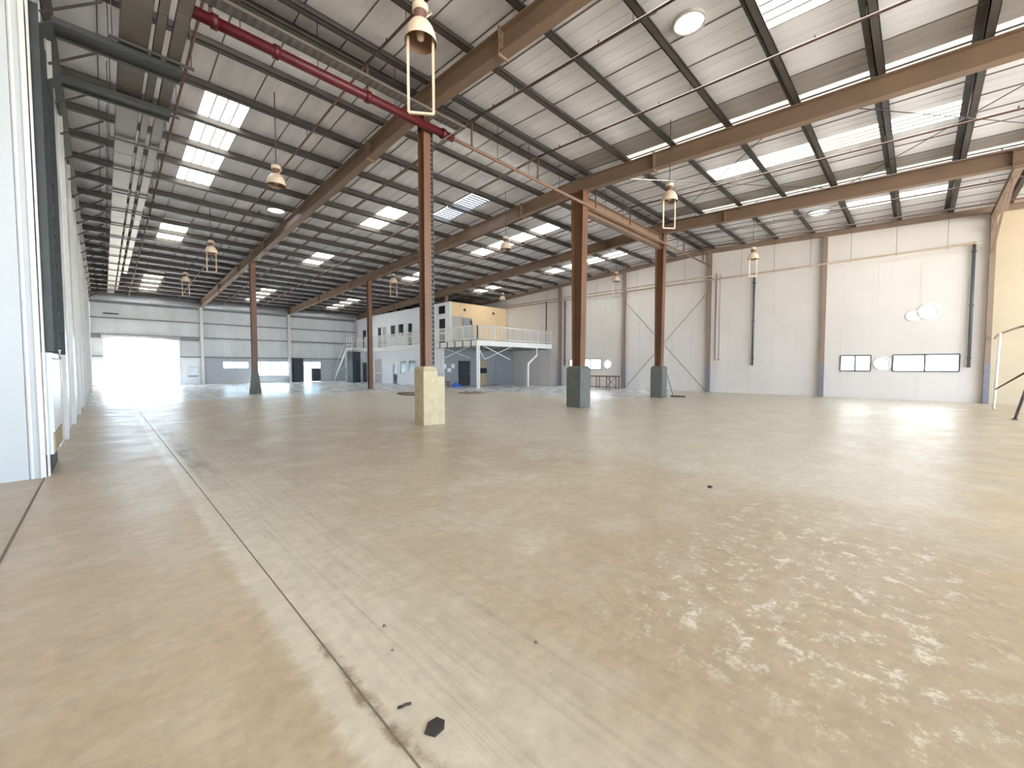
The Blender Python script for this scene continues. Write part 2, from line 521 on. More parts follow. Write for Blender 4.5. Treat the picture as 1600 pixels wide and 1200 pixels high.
def vent_plate(x0, a, b, cx, cy, r):
    # lining piece with a round opening
    m, n = MB(), 48
    inner, outer = [], []
    for k in range(n):
        t = 2 * math.pi * (k + .5) / n
        c, sn = math.cos(t), math.sin(t)
        q = min(((x0 + SHEET - cx) / c if c > 0 else (x0 - cx) / c) if abs(c) > 1e-6 else 1e9, ((b - cy) / sn if sn > 0 else (a - cy) / sn) if abs(sn) > 1e-6 else 1e9)
        for lst, rr in ((inner, r), (outer, q)):
            x, y = cx + rr * c, cy + rr * sn
            lst.append((x, y, roof_z(y)))
    vs = inner + outer
    m._add(vs, [(k, (k + 1) % n, n + (k + 1) % n, n + k) for k in range(n)])
    cs = [(x0, a), (x0 + SHEET, a), (x0 + SHEET, b), (x0, b)]
    for x, y in cs:                              # corner gussets that square off the outline
        near = sorted(outer, key=lambda p: (p[0] - x) ** 2 + (p[1] - y) ** 2)[:2]
        m._add([near[0], near[1], (x, y, roof_z(y))], [(0, 1, 2)])
    return m.build('vent_plate', 'sheet', ceil)
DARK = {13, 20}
rib_src = None
slat_src = None
for i in range(28):
    x0 = SX0 + i * SHEET
    holes = sorted(SKY.get(i, []) + LOUVRE.get(i, []) + STRIP.get(i, []) + ([DOMEH[i][:2]] if i in DOMEH else []))
    cuts = []
    for (lo, hi) in ((YN, YR), (YR, YF + 0.1)):
        y = lo
        for a, b in holes:
            if a >= lo - 1e-6 and b <= hi + 1e-6:
                if a > y + 1e-4:
                    cuts.append((y, a))
                y = b
        if hi > y + 1e-4:
            cuts.append((y, hi))
    for a, b in cuts:
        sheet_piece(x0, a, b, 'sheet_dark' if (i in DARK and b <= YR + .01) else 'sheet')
    for a, b in holes:
        if i in DOMEH and (a, b) == DOMEH[i][:2]:
            vent_plate(x0, a, b, *DOMEH[i][2:])
        elif (a, b) in LOUVRE.get(i, []):
            p = light_sheet(x0, a, b, 'dome', 'louvre_panel')
            n = 9
            for k in range(n):
                y = a + (b - a) * (k + .5) / n
                MB().bar((x0, y, roof_z(y) - .045), (x0 + SHEET, y, roof_z(y) - .045), 0.07, 0.012, (0, .7, .7)).build('slat', 'girt', p)
        else:
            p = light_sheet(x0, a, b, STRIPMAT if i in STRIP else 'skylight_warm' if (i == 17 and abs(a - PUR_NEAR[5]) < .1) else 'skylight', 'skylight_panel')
            nrib = 3
            for k in range(nrib):
                xx = x0 + SHEET * (k + 1) / (nrib + 1)
                MB().bar((xx, a + .03, roof_z(a + .03) - .012), (xx, b - .03, roof_z(b - .03) - .012), 0.026, 0.03).build('rib', 'purlin', p)
# Z-section purlins running across the hall
for y in PUR_FAR + PUR_NEAR:
    if y > YF - .2:
        continue
    zt, zb = roof_z(y) - .004, raf_top(y)
    m = MB()
    xa, xb = XL - .1, XR - .02
    m.box(xa, xb, y - .01, y + .01, zb, zt)
    m.box(xa, xb, y - .01, y + .15, zt - .012, zt)
    m.box(xa, xb, y - .15, y + .01, zb, zb + .012)
    m.box(xa, xb, y - .15, y - .138, zb, zb + .05)
    m.build('purlin', 'purlin', ceil)
# ridge closure
MB().box(XL - .1, XR, YR - .1, YR + .1, roof_z(YR) - .012, roof_z(YR) - .004).build('ridge_flashing', 'sheet', ceil)

# ---- right (gable) wall: panels with window and vent openings
def wall_panels(parent, cols, z0, ztop, holes, place, mat, gap=0.006, th=0.08):
    """cols: list of (a, b) along the wall; ztop(a); holes: (a0, a1, za, zb)"""
    for a, b in cols:
        hs = sorted([(h[2], h[3]) for h in holes if h[0] <= a + .01 and h[1] >= b - .01])
        z = z0
        spans = []
        for p, q in hs:
            spans.append((z, p)); z = q
        spans.append((z, None))
        for p, q in spans:
            ta, tb = (ztop(a), ztop(b)) if q is None else (q, q)
            pts = [(a + gap / 2, p), (b - gap / 2, p), (b - gap / 2, tb), (a + gap / 2, ta)]
            m = MB()
            out = Vector(place(0, 1, 0)) - Vector(place(0, 0, 0))
            m.poly([place(u, 0, z_) for u, z_ in pts], 0.02, out)
            full = [(a, p), (b, p), (b, tb), (a, ta)]
            m.poly([place(u, .012, z_) for u, z_ in full], th, out)
            m.build('wall_panel', mat, parent)

wr = setting('wall_right', (XR, 15, 0))
wr_place = lambda u, o, z: (XR + o, u, z)
GCOL = [-7.8, -2.07, 3.6, 9.3, 15.17, 21.0, 26.8, 32.8, 38.8]
HOLES_R = [(1.68, 2.85, 1.37, 2.14), (-1.28, 0.88, 1.37, 2.14), (17.1, 20.1, 1.37, 2.16),
           (-0.52, 0.02, 3.85, 4.39), (0.06, 0.44, 3.77, 4.15), (1.02, 1.5, 1.50, 1.98), (16.28, 16.82, 1.48, 2.02)]
edges = [-2.07, -1.28, -0.52, 0.02, 0.06, 0.44, 0.88, 1.02, 1.5, 1.68, 2.85, 3.6, 4.74, 5.88, 7.02, 8.16, 9.3, 10.47, 11.64, 12.82, 14.0, 15.17, 16.28, 16.82, 17.1, 18.1, 19.1, 20.1, 21.0] + [21 + 1.16 * k for k in range(1, 21)] + [YF]
wall_panels(wr, list(zip(edges[:-1], edges[1:])), 0.0, lambda y: roof_z(y) + .04, HOLES_R, wr_place, 'wall_white')
e2 = [YN, -13, -11.5, -10, -8.6, -7.8, -6.6, -5.5, -4.3, -3.2, -2.07]
wall_panels(wr, list(zip(e2[:-1], e2[1:])), 0.0, lambda y: roof_z(y) + .04, [], wr_place, 'wall_warm')

def window_unit(name, place, a0, a1, z0, z1, n, mat, depth=0.10, frame='pipe_grey', label=None):
    """framed window: place(u, out, z) maps along-wall, outward, up"""
    w = setting(name, place((a0 + a1) / 2, 0, z0))
    P = lambda u, o, z: Vector(place(u, o, z))
    o0 = P(0, 1, 0) - P(0, 0, 0)
    def bar(ua, za, ub, zb, t=0.06, nm='window_frame', par=w):
        m = MB()
        m.bar(P(ua, .02, za), P(ub, .02, zb), depth, t, up=(P(0, 0, 1) - P(0, 0, 0)) if abs(za - zb) < 1e-6 else (P(1, 0, 0) - P(0, 0, 0)))
        return m.build(nm, frame, par)
    bar(a0, z0, a1, z0); bar(a0, z1, a1, z1); bar(a0, z0, a0, z1); bar(a1, z0, a1, z1)
    for k in range(n):
        ua, ub = a0 + (a1 - a0) * k / n, a0 + (a1 - a0) * (k + 1) / n
        if k:
            bar(ua, z0, ua, z1, 0.06, 'mullion')
        m = MB()._add([P(ua + .02, .03, z0 + .02), P(ub - .02, .03, z0 + .02), P(ub - .02, .03, z1 - .02), P(ua + .02, .03, z1 - .02)], [(0, 1, 2, 3)])
        m.build('pane', mat, w)
    return w
window_unit('window_1', wr_place, 1.68, 2.85, 1.37, 2.14, 2, 'frost')
window_unit('window_2', wr_place, -1.28, 0.88, 1.37, 2.14, 2, 'frost')
window_unit('window_3', wr_place, 17.1, 20.1, 1.37, 2.16, 3, 'frost')

# gable beam along the top of the right wall
tr = setting('trim_2', (XR - .1, YR, 8.6))
for ya, yb in ((YN, YR), (YR, YF)):
    m = MB()
    m.ibeam((XR - .11, ya, roof_z(ya) - .36), (XR - .11, yb, roof_z(yb) - .36), 0.16, 0.24)
    m.build('gable_beam', 'gable_steel', tr)

# ---- left wall
wl = setting('wall_left', (XL, 20, 0))
wl_place = lambda u, o, z: (XL - o, u, z)
el = [8.9, 10.6, 12.0] + [12.0 + 1.1 * k for k in range(1, 31)] + [YF]
for k, (a, b) in enumerate(zip(el[:-1], el[1:])):
    m = MB()
    off = 0.0 if k % 2 == 0 else 0.018
    m.poly([wl_place(u, off, z) for u, z in ((a + .004, 0), (b - .004, 0), (b - .004, roof_z(b) + .04), (a + .004, roof_z(a) + .04))], 0.08, (-1, 0, 0))
    m.build('wall_panel', 'wall_left', wl)
for k in range(9):                                     # wall posts with vertical trims
    y = 13.2 + 3.3 * k
    MB().box(XL, XL + .07, y - .05, y + .05, 0, roof_z(y) - .1).build('panel_trim', 'trim', wl)
# the wall end that faces the camera, with its corner trims and dark kick strip
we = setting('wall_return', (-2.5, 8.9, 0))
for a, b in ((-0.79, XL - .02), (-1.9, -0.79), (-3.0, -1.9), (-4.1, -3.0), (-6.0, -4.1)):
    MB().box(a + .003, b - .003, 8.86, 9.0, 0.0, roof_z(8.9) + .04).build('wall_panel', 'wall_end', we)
MB().box(XL - .03, XL + .02, 8.82, 8.90, 0, roof_z(8.9)).build('corner_trim', 'trim', we)
MB().box(XL + .03, XL + .055, 8.90, 8.96, 0, roof_z(8.9)).build('corner_trim', 'trim', we)
MB().box(XL - .12, XL - .09, 8.835, 8.86, 0, roof_z(8.9)).build('corner_trim', 'trim', we)

# unseen wall and roof added beside the camera to hold back sky light
wn = setting('wall_recess', (-6, 0, 0))
for k in range(12):
    a = YN + k * (8.9 - YN) / 12
    MB().box(-6.1, -6.0, a + .004, a + (8.9 - YN) / 12 - .004, 0, 9.0).build('wall_panel', 'wall_warm', wn)
MB().box(-6.1, SX0, YN, 9.0, 8.9, 9.0).build('recess_roof', 'sheet', wn)

# ---- far wall: block wall below, tall sheets and girts above, openings for the roller door and windows
wf = setting('wall_far', (13, YF, 0))
wf_place = lambda u, o, z: (u, YF + o, z)
ZB = 2.38
HF = [(0.0, 4.62, 0, 3.8), (7.72, 9.75, 1.42, 2.05), (9.95, 13.2, 0.68, 2.08), (14.62, 16.38, 0.0, 2.12)]
uf = [XL, 0.0, 1.0, 2.1, 3.2, 4.62, 5.4, 6.2, 7.3]
for a, b in zip(uf[:-1], uf[1:]):
    hole = a >= -0.01 and b <= 4.63
    m = MB().box(a, b, YF + .015, YF + .1, 3.8 if hole else (0 if b <= 6.3 else ZB), roof_z(YF) + .1).box(a + .006, b - .006, YF, YF + .09, 3.8 if hole else (0 if b <= 6.3 else ZB), roof_z(YF) + .1)
    m.build('wall_sheet', 'wall_far', wf)
uu = [7.3 + 1.06 * k for k in range(19)]
for a, b in zip(uu[:-1], uu[1:]):
    MB().box(a, min(b, XR), YF + .015, YF + .1, ZB, roof_z(YF) + .1).box(a + .007, min(b, XR) - .007, YF, YF + .09, ZB, roof_z(YF) + .1).build('wall_sheet', 'wall_far', wf)
def block(x0, x1, z0, z1):
    MB().box(x0, x1, YF - .06, YF + .12, z0, z1).build('block_wall', 'block', wf)
block(6.2, 7.72, 0, ZB); block(7.72, 9.75, 0, 1.42); block(7.72, 9.75, 2.05, ZB); block(9.75, 9.95, 0, ZB)
block(9.95, 13.2, 0, 0.68); block(9.95, 13.2, 2.08, ZB); block(13.2, 14.62, 0, ZB); block(14.62, 16.38, 2.12, ZB); block(16.38, XR, 0, ZB)
MB().box(4.70, 6.15, YF - .03, YF + .0, 0, ZB).build('kick_panel', 'wall_left', wf)
for z in (2.40, 4.12, 5.41):
    for a, b in (((XL, -0.02), (4.66, 6.1)) if z < 3.8 else ((XL, 6.1),)) + ((6.35, 13.1), (13.4, 20.2), (20.4, XR - .2)):
        MB().box(a, b, YF - .16, YF - .005, z - .05, z + .05).build('girt', 'girt', wf)
MB().box(XL, 6.0, YF - .2, YF - .02, 3.82, 4.0).build('door_lintel', 'girt', wf)
# rounded eave gutter along the wall top
for a, b in ((XL, 6.05), (6.35, 13.1), (13.4, 20.15)):
    MB().tube([(a, YF - .32, 6.98), (b, YF - .32, 6.98)], 0.26, 14).build('eave_gutter', 'eave', wf)
    MB().box(a, b, YF - .1, YF - .02, 6.55, 6.75).build('eave_strut', 'girt', wf)
# dark vent slot high on the far wall
MB().box(0.08, 0.97, YF - .05, YF - .008, 5.70, 5.80).build('vent_slot', 'dark', wf)
# far-wall windows
window_unit('window_4', wf_place, 7.72, 9.75, 1.42, 2.05, 2, 'glass', frame='girt')
window_unit('window_5', wf_place, 9.95, 13.2, 0.68, 2.08, 4, 'glass', frame='girt')
# glazed door with transom beside the dark partition
d1 = setting('door_1', (15.5, YF, 0))
for a, b, z0, z1 in ((14.62, 16.38, 1.44, 1.5), (14.62, 16.38, 2.06, 2.12)):
    MB().box(a, b, YF - .03, YF + .05, z0, z1).build('door_frame', 'girt', d1)
for x in (14.64, 15.42, 16.36):
    MB().box(x - .03, x + .03, YF - .03, YF + .05, 0, 2.12).build('door_frame', 'girt', d1)
lf = MB().box(15.46, 16.32, YF - .02, YF + .02, 0.02, 1.40).build('door_leaf', 'dark', d1)
MB().box(15.5, 15.54, YF - .07, YF - .02, 0.85, 1.1).build('door_handle', 'chrome', lf)
MB().box(14.68, 15.38, YF, YF + .01, 0.05, 1.42).build('pane', 'glass', d1)
MB().box(14.68, 16.32, YF, YF + .01, 1.52, 2.04).build('pane', 'glass', d1)
# roller door opening: guides and the coil housing
d2 = setting('door_2', (2.3, YF, 0))
for x in (-0.04, 4.66):
    MB().box(x - .05, x + .05, YF - .06, YF + .1, 0, 3.85).build('door_guide', 'eave', d2)
MB().tube([(-0.1, YF - .12, 3.98), (4.75, YF - .12, 3.98)], 0.16, 14).build('door_coil', 'eave', d2)

# ================================================================ STEEL FRAMES
def rafter(x, label):
    t = thing('rafter', (x, YR, raf_bot(YR)), label, 'beam')
    ends = ((YF - .1, YR), (YR, YN))
    for ya, yb in ends:
        m = MB()
        ca, cb = (raf_bot(ya) + raf_top(ya)) / 2, (raf_bot(yb) + raf_top(yb)) / 2
        m.ibeam((x, ya, ca), (x, yb, cb), 0.26, 0.50, 0.024, 0.014)
        m.build('beam', 'rafter', t)
    for y in (6.45, 12.55, 24.6, 30.3, 36.5, -1.9, -8.0):
        m = MB()
        m.box(x - .15, x + .15, y - .018, y + .018, raf_bot(y) - .06, raf_top(y) + .05)
        pl = m.build('splice_plate', 'rafter', t)
        for sx in (-.1, .1):
            for z in (raf_bot(y) + .08, raf_bot(y) + .25, raf_bot(y) + .42):
                MB().tube([(x + sx, y - .03, z), (x + sx, y + .03, z)], 0.018, 6).build('bolt', 'rod', pl)
    for k, y in enumerate(PUR_FAR[:-1] + PUR_NEAR[1:]):
        if k % 2 == 0:
            for sx in (1,):
                m = MB().bar((x + sx * .10, y - .02, raf_bot(y) + .03), (x + sx * .62, y - .02, raf_top(y) + .03), 0.05, 0.006, (0, 1, 0))
                m.build('fly_brace', 'rafter', t)
    return t
rafter(X1, 'brown steel roof beam meeting the slim column on cream pedestal')
rafter(X2, 'brown steel roof beam over the front grey pedestal column')
rafter(X3, 'brown steel roof beam nearest the long right wall')
# frame against the left wall: small braces from wall to purlins
lb = thing('wall_frame_beam', (XL + .1, YR, 8.3), 'dark beam at the top of the left wall with short braces', 'beam')
for ya, yb in ((YF - .1, YR),):
    MB().ibeam((XL + .08, ya, roof_z(ya) - .36), (XL + .08, yb, roof_z(yb) - .36), 0.14, 0.2).build('beam', 'purlin', lb)
for y in PUR_FAR[1:-1]:
    MB().bar((XL + .02, y - .02, roof_z(y) - .95), (XL + .85, y - .02, roof_z(y) - .27), 0.05, 0.008, (0, 1, 0)).build('fly_brace', 'rod', lb)

def column(name, x, y, z0, w, d0, d1, label, mat='column'):
    """I-column, flanges facing along the hall, depth d0 at its foot and d1 at the roof beam"""
    t = thing(name, (x, y, 0), label, 'column')
    zt = raf_bot(y) - .01
    m = MB()
    up = (0, 1, 0)
    m.ibeam((x, y, z0), (x, y, zt), w, d0, 0.024, 0.016, up, d1)
    m.build('shaft', mat, t)
    MB().box(x - w / 2 - .06, x + w / 2 + .06, y - d1 / 2 - .05, y + d1 / 2 + .05, zt - .03, zt).build('cap_plate', mat, t)
    MB().box(x - w / 2 - .05, x + w / 2 + .05, y - d0 / 2 - .05, y + d0 / 2 + .05, z0, z0 + .03).build('base_plate', mat, t)
    return t
def pedestal(t, x, y, s, h, mat, name='pedestal'):
    m = MB()
    hs = s / 2
    m.box(x - hs, x + hs, y - hs, y + hs, 0, h - .1)
    b = m.build(name, mat, t)
    k = hs * .72
    m = MB()
    m._add([(x - hs, y - hs, h - .1), (x + hs, y - hs, h - .1), (x + hs, y + hs, h - .1), (x - hs, y + hs, h - .1),
            (x - k, y - k, h), (x + k, y - k, h), (x + k, y + k, h), (x - k, y + k, h)],
           [(0, 3, 2, 1), (4, 5, 6, 7), (0, 1, 5, 4), (1, 2, 6, 5), (2, 3, 7, 6), (3, 0, 4, 7)])
    m.build('pedestal_cap', mat, t)
    bv = b.modifiers.new('bevel', 'BEVEL'); bv.width = .02; bv.segments = 2
    return b
cA = column('steel_column', X1, YR, 1.55, 0.20, 0.26, 0.30, 'tall slim brown steel column on a cream pedestal with cable ladder')
pedestal(cA, X1, YR, 0.46, 1.60, 'ped_cream')
cB = column('steel_column', X2, YR, 1.55, 0.34, 0.40, 0.56, 'thick brown steel column on the nearest grey concrete pedestal')
pedestal(cB, X2, YR, 0.68, 1.62, 'ped_grey')
cC = column('steel_column', X3, YR, 1.55, 0.32, 0.34, 0.46, 'brown steel column on grey pedestal with squeegee leaning on it')
pedestal(cC, X3, YR, 0.62, 1.62, 'ped_grey')
cD = column('steel_column', X1, 27.3, 0.0, 0.26, 0.30, 0.30, 'distant brown column with flared grey foot, left of the bright glazed door')
m = MB().bar((X1, 27.3, 0), (X1, 27.3, 1.25), 0.52, 0.52, (0, 1, 0), 0.30, 0.34)
m.build('foot_casing', 'ped_grey', cD)
cE = column('steel_column', X2, 27.3, 0.0, 0.26, 0.30, 0.30, 'distant plain brown column in front of the white office block')
cF = column('steel_column', X3 + .2, 28.3, 6.95, 0.22, 0.26, 0.26, 'short pale column rising above the office roof edge', 'gable_steel')
# cable ladder running down the slim column
cl = thing('cable_ladder', (X1 + .16, YR - .2, 1.5), 'narrow cable ladder clipped down the slim central column', 'cable ladder')
for s in (-.045, .045):
    MB().bar((X1 + .15 + s, YR - .1, 1.55), (X1 + .15 + s, YR - .1, 8.0), 0.014, 0.05, (0, 1, 0)).build('side_rail', 'tray', cl)
MB().box(X1 + .105, X1 + .195, YR - .09, YR - .08, 1.55, 8.0).build('cable_bundle', 'tray_dark', cl)
for k in range(52):
    z = 1.62 + k * .123
    MB().box(X1 + .105, X1 + .195, YR - .12, YR - .10, z, z + .03).build('rung', 'tray', cl)
bx = thing('junction_box', (X1 + .42, YR - .02, 0), 'pinkish grey cable box against the cream pedestal', 'box')
MB().box(X1 + .235, X1 + .47, YR - .20, YR + .16, 0, 1.32).build('body', 'ped_cream', bx)
MB().box(X1 + .235, X1 + .49, YR - .22, YR + .18, 1.32, 1.40).build('lid', 'girt', bx)

# tie beam between the two grey-pedestal columns
tb = thing('tie_beam', ((X2 + X3) / 2, YR, 7.5), 'brown tie beam spanning between the two grey-pedestal columns', 'beam')
MB().ibeam((X2 + .2, YR, 7.92), (X3 - .18, YR, 7.88), 0.26, 0.66, 0.026, 0.014).build('beam', 'rafter', tb)
MB().box(X2 + .18, X2 + .21, YR - .16, YR + .16, 7.55, 8.28).build('end_plate', 'rafter', tb)
MB().box(X3 - .21, X3 - .18, YR - .16, YR + .16, 7.52, 8.24).build('end_plate', 'rafter', tb)

# columns on the right gable wall
GL = {-2.07: 'right wall column between white and warm panels', 3.6: 'right wall column left of the strip windows',
      9.3: 'right wall column under the ridge of the roof', 15.17: 'right wall column left of the crossed bracing rods',
      21.0: 'right wall column near the end of the balcony'}
for y, lab in GL.items():
    t = thing('wall_column', (XR - .12, y, 0), lab, 'column')
    m = MB().ibeam((XR - .14, y, 1.75), (XR - .14, y, roof_z(y) - .5), 0.17, 0.24, 0.016, 0.012, (1, 0, 0))
    m.build('shaft', 'gable_steel', t)
    m = MB().ibeam((XR - .14, y, 0.0), (XR - .14, y, 1.75), 0.18, 0.25, 0.018, 0.014, (1, 0, 0))
    m.build('painted_foot', 'column_grey', t)
# columns on the far wall
for x, lab in ((6.2, 'pale column on the far wall right of the roller door'), (13.25, 'pale column on the far wall left of the dark partition'), (20.3, 'pale column in the far corner behind the office stair')):
    t = thing('wall_column', (x, YF - .2, 0), lab, 'column')
    MB().ibeam((x, YF - .22, 0), (x, YF - .22, raf_bot(YF) + .1), 0.2, 0.28, 0.018, 0.014, (0, 1, 0)).build('shaft', 'trim', t)
    MB().box(x - .16, x + .16, YF - .42, YF - .08, 0, .04).build('base_plate', 'trim', t)
# crossed bracing rods on the right wall, and in the roof
def rods(name, pairs, label, parts='rod', r=0.012, mat='rod'):
    c = sum((Vector(p) for pr in pairs for p in pr), Vector()) / (2 * len(pairs))
    t = thing(name, c, label, 'bracing')
    for a, b in pairs:
        MB().tube([a, b], r, 6).build(parts, mat, t)
    return t
rods('cross_bracing', [((XR - .1, 9.4, .02), (XR - .1, 15.07, 6.2)), ((XR - .1, 15.07, .02), (XR - .1, 9.4, 6.2))], 'thin crossed bracing rods on the right wall', r=.014)
zr = lambda y: raf_top(y) - .02
rods('roof_bracing', [((X2 + .1, 2.6, zr(2.6)), (X3 - .1, 9.0, zr(9))), ((X2 + .1, 9.0, zr(9)), (X3 - .1, 2.6, zr(2.6)))], 'thin crossed rods under the roof between the two grey-pedestal beams')
rods('roof_bracing', [((X2 + .1, -3.6, zr(-3.6)), (X3 - .1, 2.2, zr(2.2))), ((X2 + .1, 2.2, zr(2.2)), (X3 - .1, -3.6, zr(-3.6)))], 'thin crossed rods under the roof at upper right')
rods('roof_bracing', [((XL + .2, 38.2, zr(38.2)), (X1 - .1, 44.6, zr(44.6))), ((XL + .2, 44.6, zr(44.6)), (X1 - .1, 38.2, zr(38.2)))], 'thin crossed rods under the roof above the roller door')
# portal strut at the right-hand end
ps = thing('portal_strut', (23, -2.05, 8.0), 'brown steel strut with diagonal struts in the upper right corner', 'beam')
MB().ibeam((XR - .25, -2.05, 7.90), (X3 + .15, -2.05, 7.90), 0.2, 0.22).build('beam', 'gable_steel', ps)
for a, b in (((XR - .3, -2.05, 7.3), (25.4, -2.05, 7.80)), ((22.9, -2.05, 7.80), (XR - .3, -2.05, 6.4)), ((21.2, -2.05, 7.80), (22.9, -2.05, 7.2))):
    MB().bar(a, b, 0.07, 0.07).build('diagonal', 'gable_steel', ps)

# ================================================================ PIPES AND TRAYS
def pipe(name, pts, r, mat, label, cat='pipe', group=None):
    c = sum((Vector(p) for p in pts), Vector()) / len(pts)
    t = thing(name, c, label, cat, group)
    MB().tube(pts, r, 10).build('run', mat, t)
    return t
# fire main across the hall at the ridge
rm = pipe('fire_main_pipe', [(1.15, 9.2, 7.82), (6.85, 9.2, 7.82)], 0.105, 'red', 'thick dark red fire main crossing above the slim column')
MB().tube([(6.85, 9.2, 7.82), (XR - .3, 9.2, 7.72)], 0.05, 10).build('thin_run', 'pipe_mid', rm)
for x in (1.6, 2.6, 4.5, 6.6):
    MB().tube([(x - .05, 9.2, 7.82), (x + .05, 9.2, 7.82)], 0.13, 12).build('coupling', 'red', rm)
MB().tube([(6.80, 9.2, 7.82), (6.92, 9.2, 7.82)], 0.10, 12).build('end_flange', 'red', rm)
for x in (2.0, 3.4, 5.2, 8.6, 10.0, 11.6, 14.6, 16.0, 18.4, 21.6, 23.2, 25.0):
    MB().tube([(x, 9.2, 7.85), (x, 9.2, roof_z(9.2) - .2)], 0.008, 6).build('hanger_rod', 'rod', rm)
# sprinkler branch pipes along the hall
BX = [1.55, 4.5, 7.6, 10.45, 13.9, 16.6, 19.5, 22.4, 25.2]
blabs = ['left of the roof skylights nearest the left wall', 'passing just left of the big near lamp', 'right of the slim central column', 'passing left of the louvred roof panels',
         'close beside the front grey-pedestal column beam', 'under the long roof skylight at right', 'left of the beam nearest the right wall', 'right of the beam nearest the right wall', 'closest to the long right wall']
for x, lab in zip(BX, blabs):
    zc = lambda y: raf_top(y) - .22
    t = thing('sprinkler_pipe', (x, YR, zc(YR)), 'thin brown sprinkler pipe under the roof, ' + lab, 'pipe')
    for ya, yb in ((YN, 9.2), (9.2, 44.0)):
        MB().tube([(x, ya, zc(ya)), (x, yb, zc(yb))], 0.028, 8).build('run', 'pipe' if x < 15 else 'pipe', t)
    MB().tube([(x, 9.2, 7.8), (x, 9.2, zc(9.2))], 0.03, 8).build('riser', 'pipe', t)
    for k in range(2, 20, 3):
        y = PUR_FAR[k]
        MB().tube([(x, y, zc(y)), (x, y, raf_top(y) + .02)], 0.008, 6).build('hanger_rod', 'rod', t)
        MB().tube([(x, y + .8, zc(y + .8)), (x, y + .8, zc(y + .8) - .09)], 0.014, 6).build('sprinkler_head', 'pipe', t)
    for k in range(1, 12, 2):
        y = PUR_NEAR[k]
        MB().tube([(x, y, zc(y)), (x, y, raf_top(y) + .02)], 0.008, 6).build('hanger_rod', 'rod', t)
        MB().tube([(x, y + .8, zc(y + .8)), (x, y + .8, zc(y + .8) + .09)], 0.014, 6).build('sprinkler_head', 'pipe', t)

# cable trays along the left side of the roof
def tray(x0, x1, z, ya, yb, label, mat='tray'):
    t = thing('cable_tray', ((x0 + x1) / 2, (ya + yb) / 2, z), label, 'cable tray')
    n = int((yb - ya) / 3.0)
    for k in range(n):
        a, b = ya + (yb - ya) * k / n, ya + (yb - ya) * (k + 1) / n
        m = MB().box(x0, x1, a + .01, b - .01, z, z + .008)
        m.box(x0, x0 + .006, a + .01, b - .01, z, z + .06)
        m.box(x1 - .006, x1, a + .01, b - .01, z, z + .06)
        m.build('tray_length', mat, t)
    return t
ZT = lambda: 7.0
tray(0.34, 0.70, 7.0, 2.0, 42.5, 'wide grey cable tray hung nearest the left wall')
tray(0.75, 0.87, 7.0, 2.0, 40.0, 'narrowest grey cable tray, middle of the three by the left wall')
tray(0.95, 1.13, 7.0, 2.0, 33.0, 'medium grey cable tray, rightmost of the three by the left wall')
hg = 0
for k in range(17):
    y = 7.4 + 2.05 * k
    t = thing('tray_hanger', (0.75, y, 6.96), 'steel trapeze hanger under the left wall trays, ' + ORD[k] + ' from the camera', 'hanger', 'trapeze hangers along the cable trays')
    MB().box(0.22, 1.32, y - .02, y + .02, 6.94, 6.98).build('cross_bar', 'rod', t)
    for x in (0.26, 1.28):
        MB().tube([(x, y, 6.96), (x, y, roof_z(y) - .2)], 0.008, 6).build('hanger_rod', 'rod', t)
# trays that turn down the left wall
def wall_ladder(y0, y1, c0, c1, zc, label):
    t = thing('wall_cable_ladder', (XL + .1, (y0 + y1) / 2, 1.82), label, 'cable ladder')
    MB().box(XL + .05, XL + .06, y0, y1, 1.82, zc + .02).build('back_plate', 'tray_dark', t)
    for y in (y0, y1):
        MB().box(XL + .05, XL + .14, y - .012, y + .012, 1.82, zc + .02).build('side_rail', 'tray_dark', t)
    for k in range(int((zc - 1.9) / .3)):
        MB().box(XL + .062, XL + .09, y0 + .01, y1 - .01, 1.95 + .3 * k, 1.985 + .3 * k).build('rung', 'tray', t)
    # the bend and the length across to the hung trays
    MB().bar((XL + .06, (c0 + c1) / 2, zc - .02), (XL + .26, (c0 + c1) / 2, zc + .16), c1 - c0, 0.02, (0, 0, 1)).build('bend', 'tray_dark', t)
    MB().box(XL + .24, 1.16, c0, c1, zc + .15, zc + .165).build('cross_length', 'tray_dark', t)
    for y in (c0, c1):
        MB().box(XL + .24, 1.16, y - .012, y + .012, zc + .12, zc + .22).build('side_rail', 'tray_dark', t)
    return t
wall_ladder(9.05, 9.95, 9.55, 9.95, 6.74, 'black cable ladder on the left wall closest to the white wall end')
wall_ladder(10.25, 11.6, 11.25, 11.6, 6.74, 'black cable ladder on the left wall, the farther of two')
# perforated tray above the fire main
pt = thing('perforated_tray', (3.8, 9.08, 8.05), 'pale perforated cable tray running above the dark red fire main', 'cable tray')
MB().box(0.9, 7.1, 8.86, 9.12, 8.02, 8.03).build('tray_bed', 'tray', pt)
for y in (8.86, 9.12):
    MB().box(0.9, 7.1, y - .006, y + .006, 8.02, 8.08).build('tray_side', 'tray', pt)
for k in range(40):
    x = 1.0 + k * .152
    MB().box(x, x + .07, 8.89, 9.09, 8.014, 8.02).build('slot', 'girt', pt)
MB().bar((7.05, 9.05, 8.02), (6.55, 9.25, 7.6), 0.2, 0.02).build('turn_down', 'tray', pt)

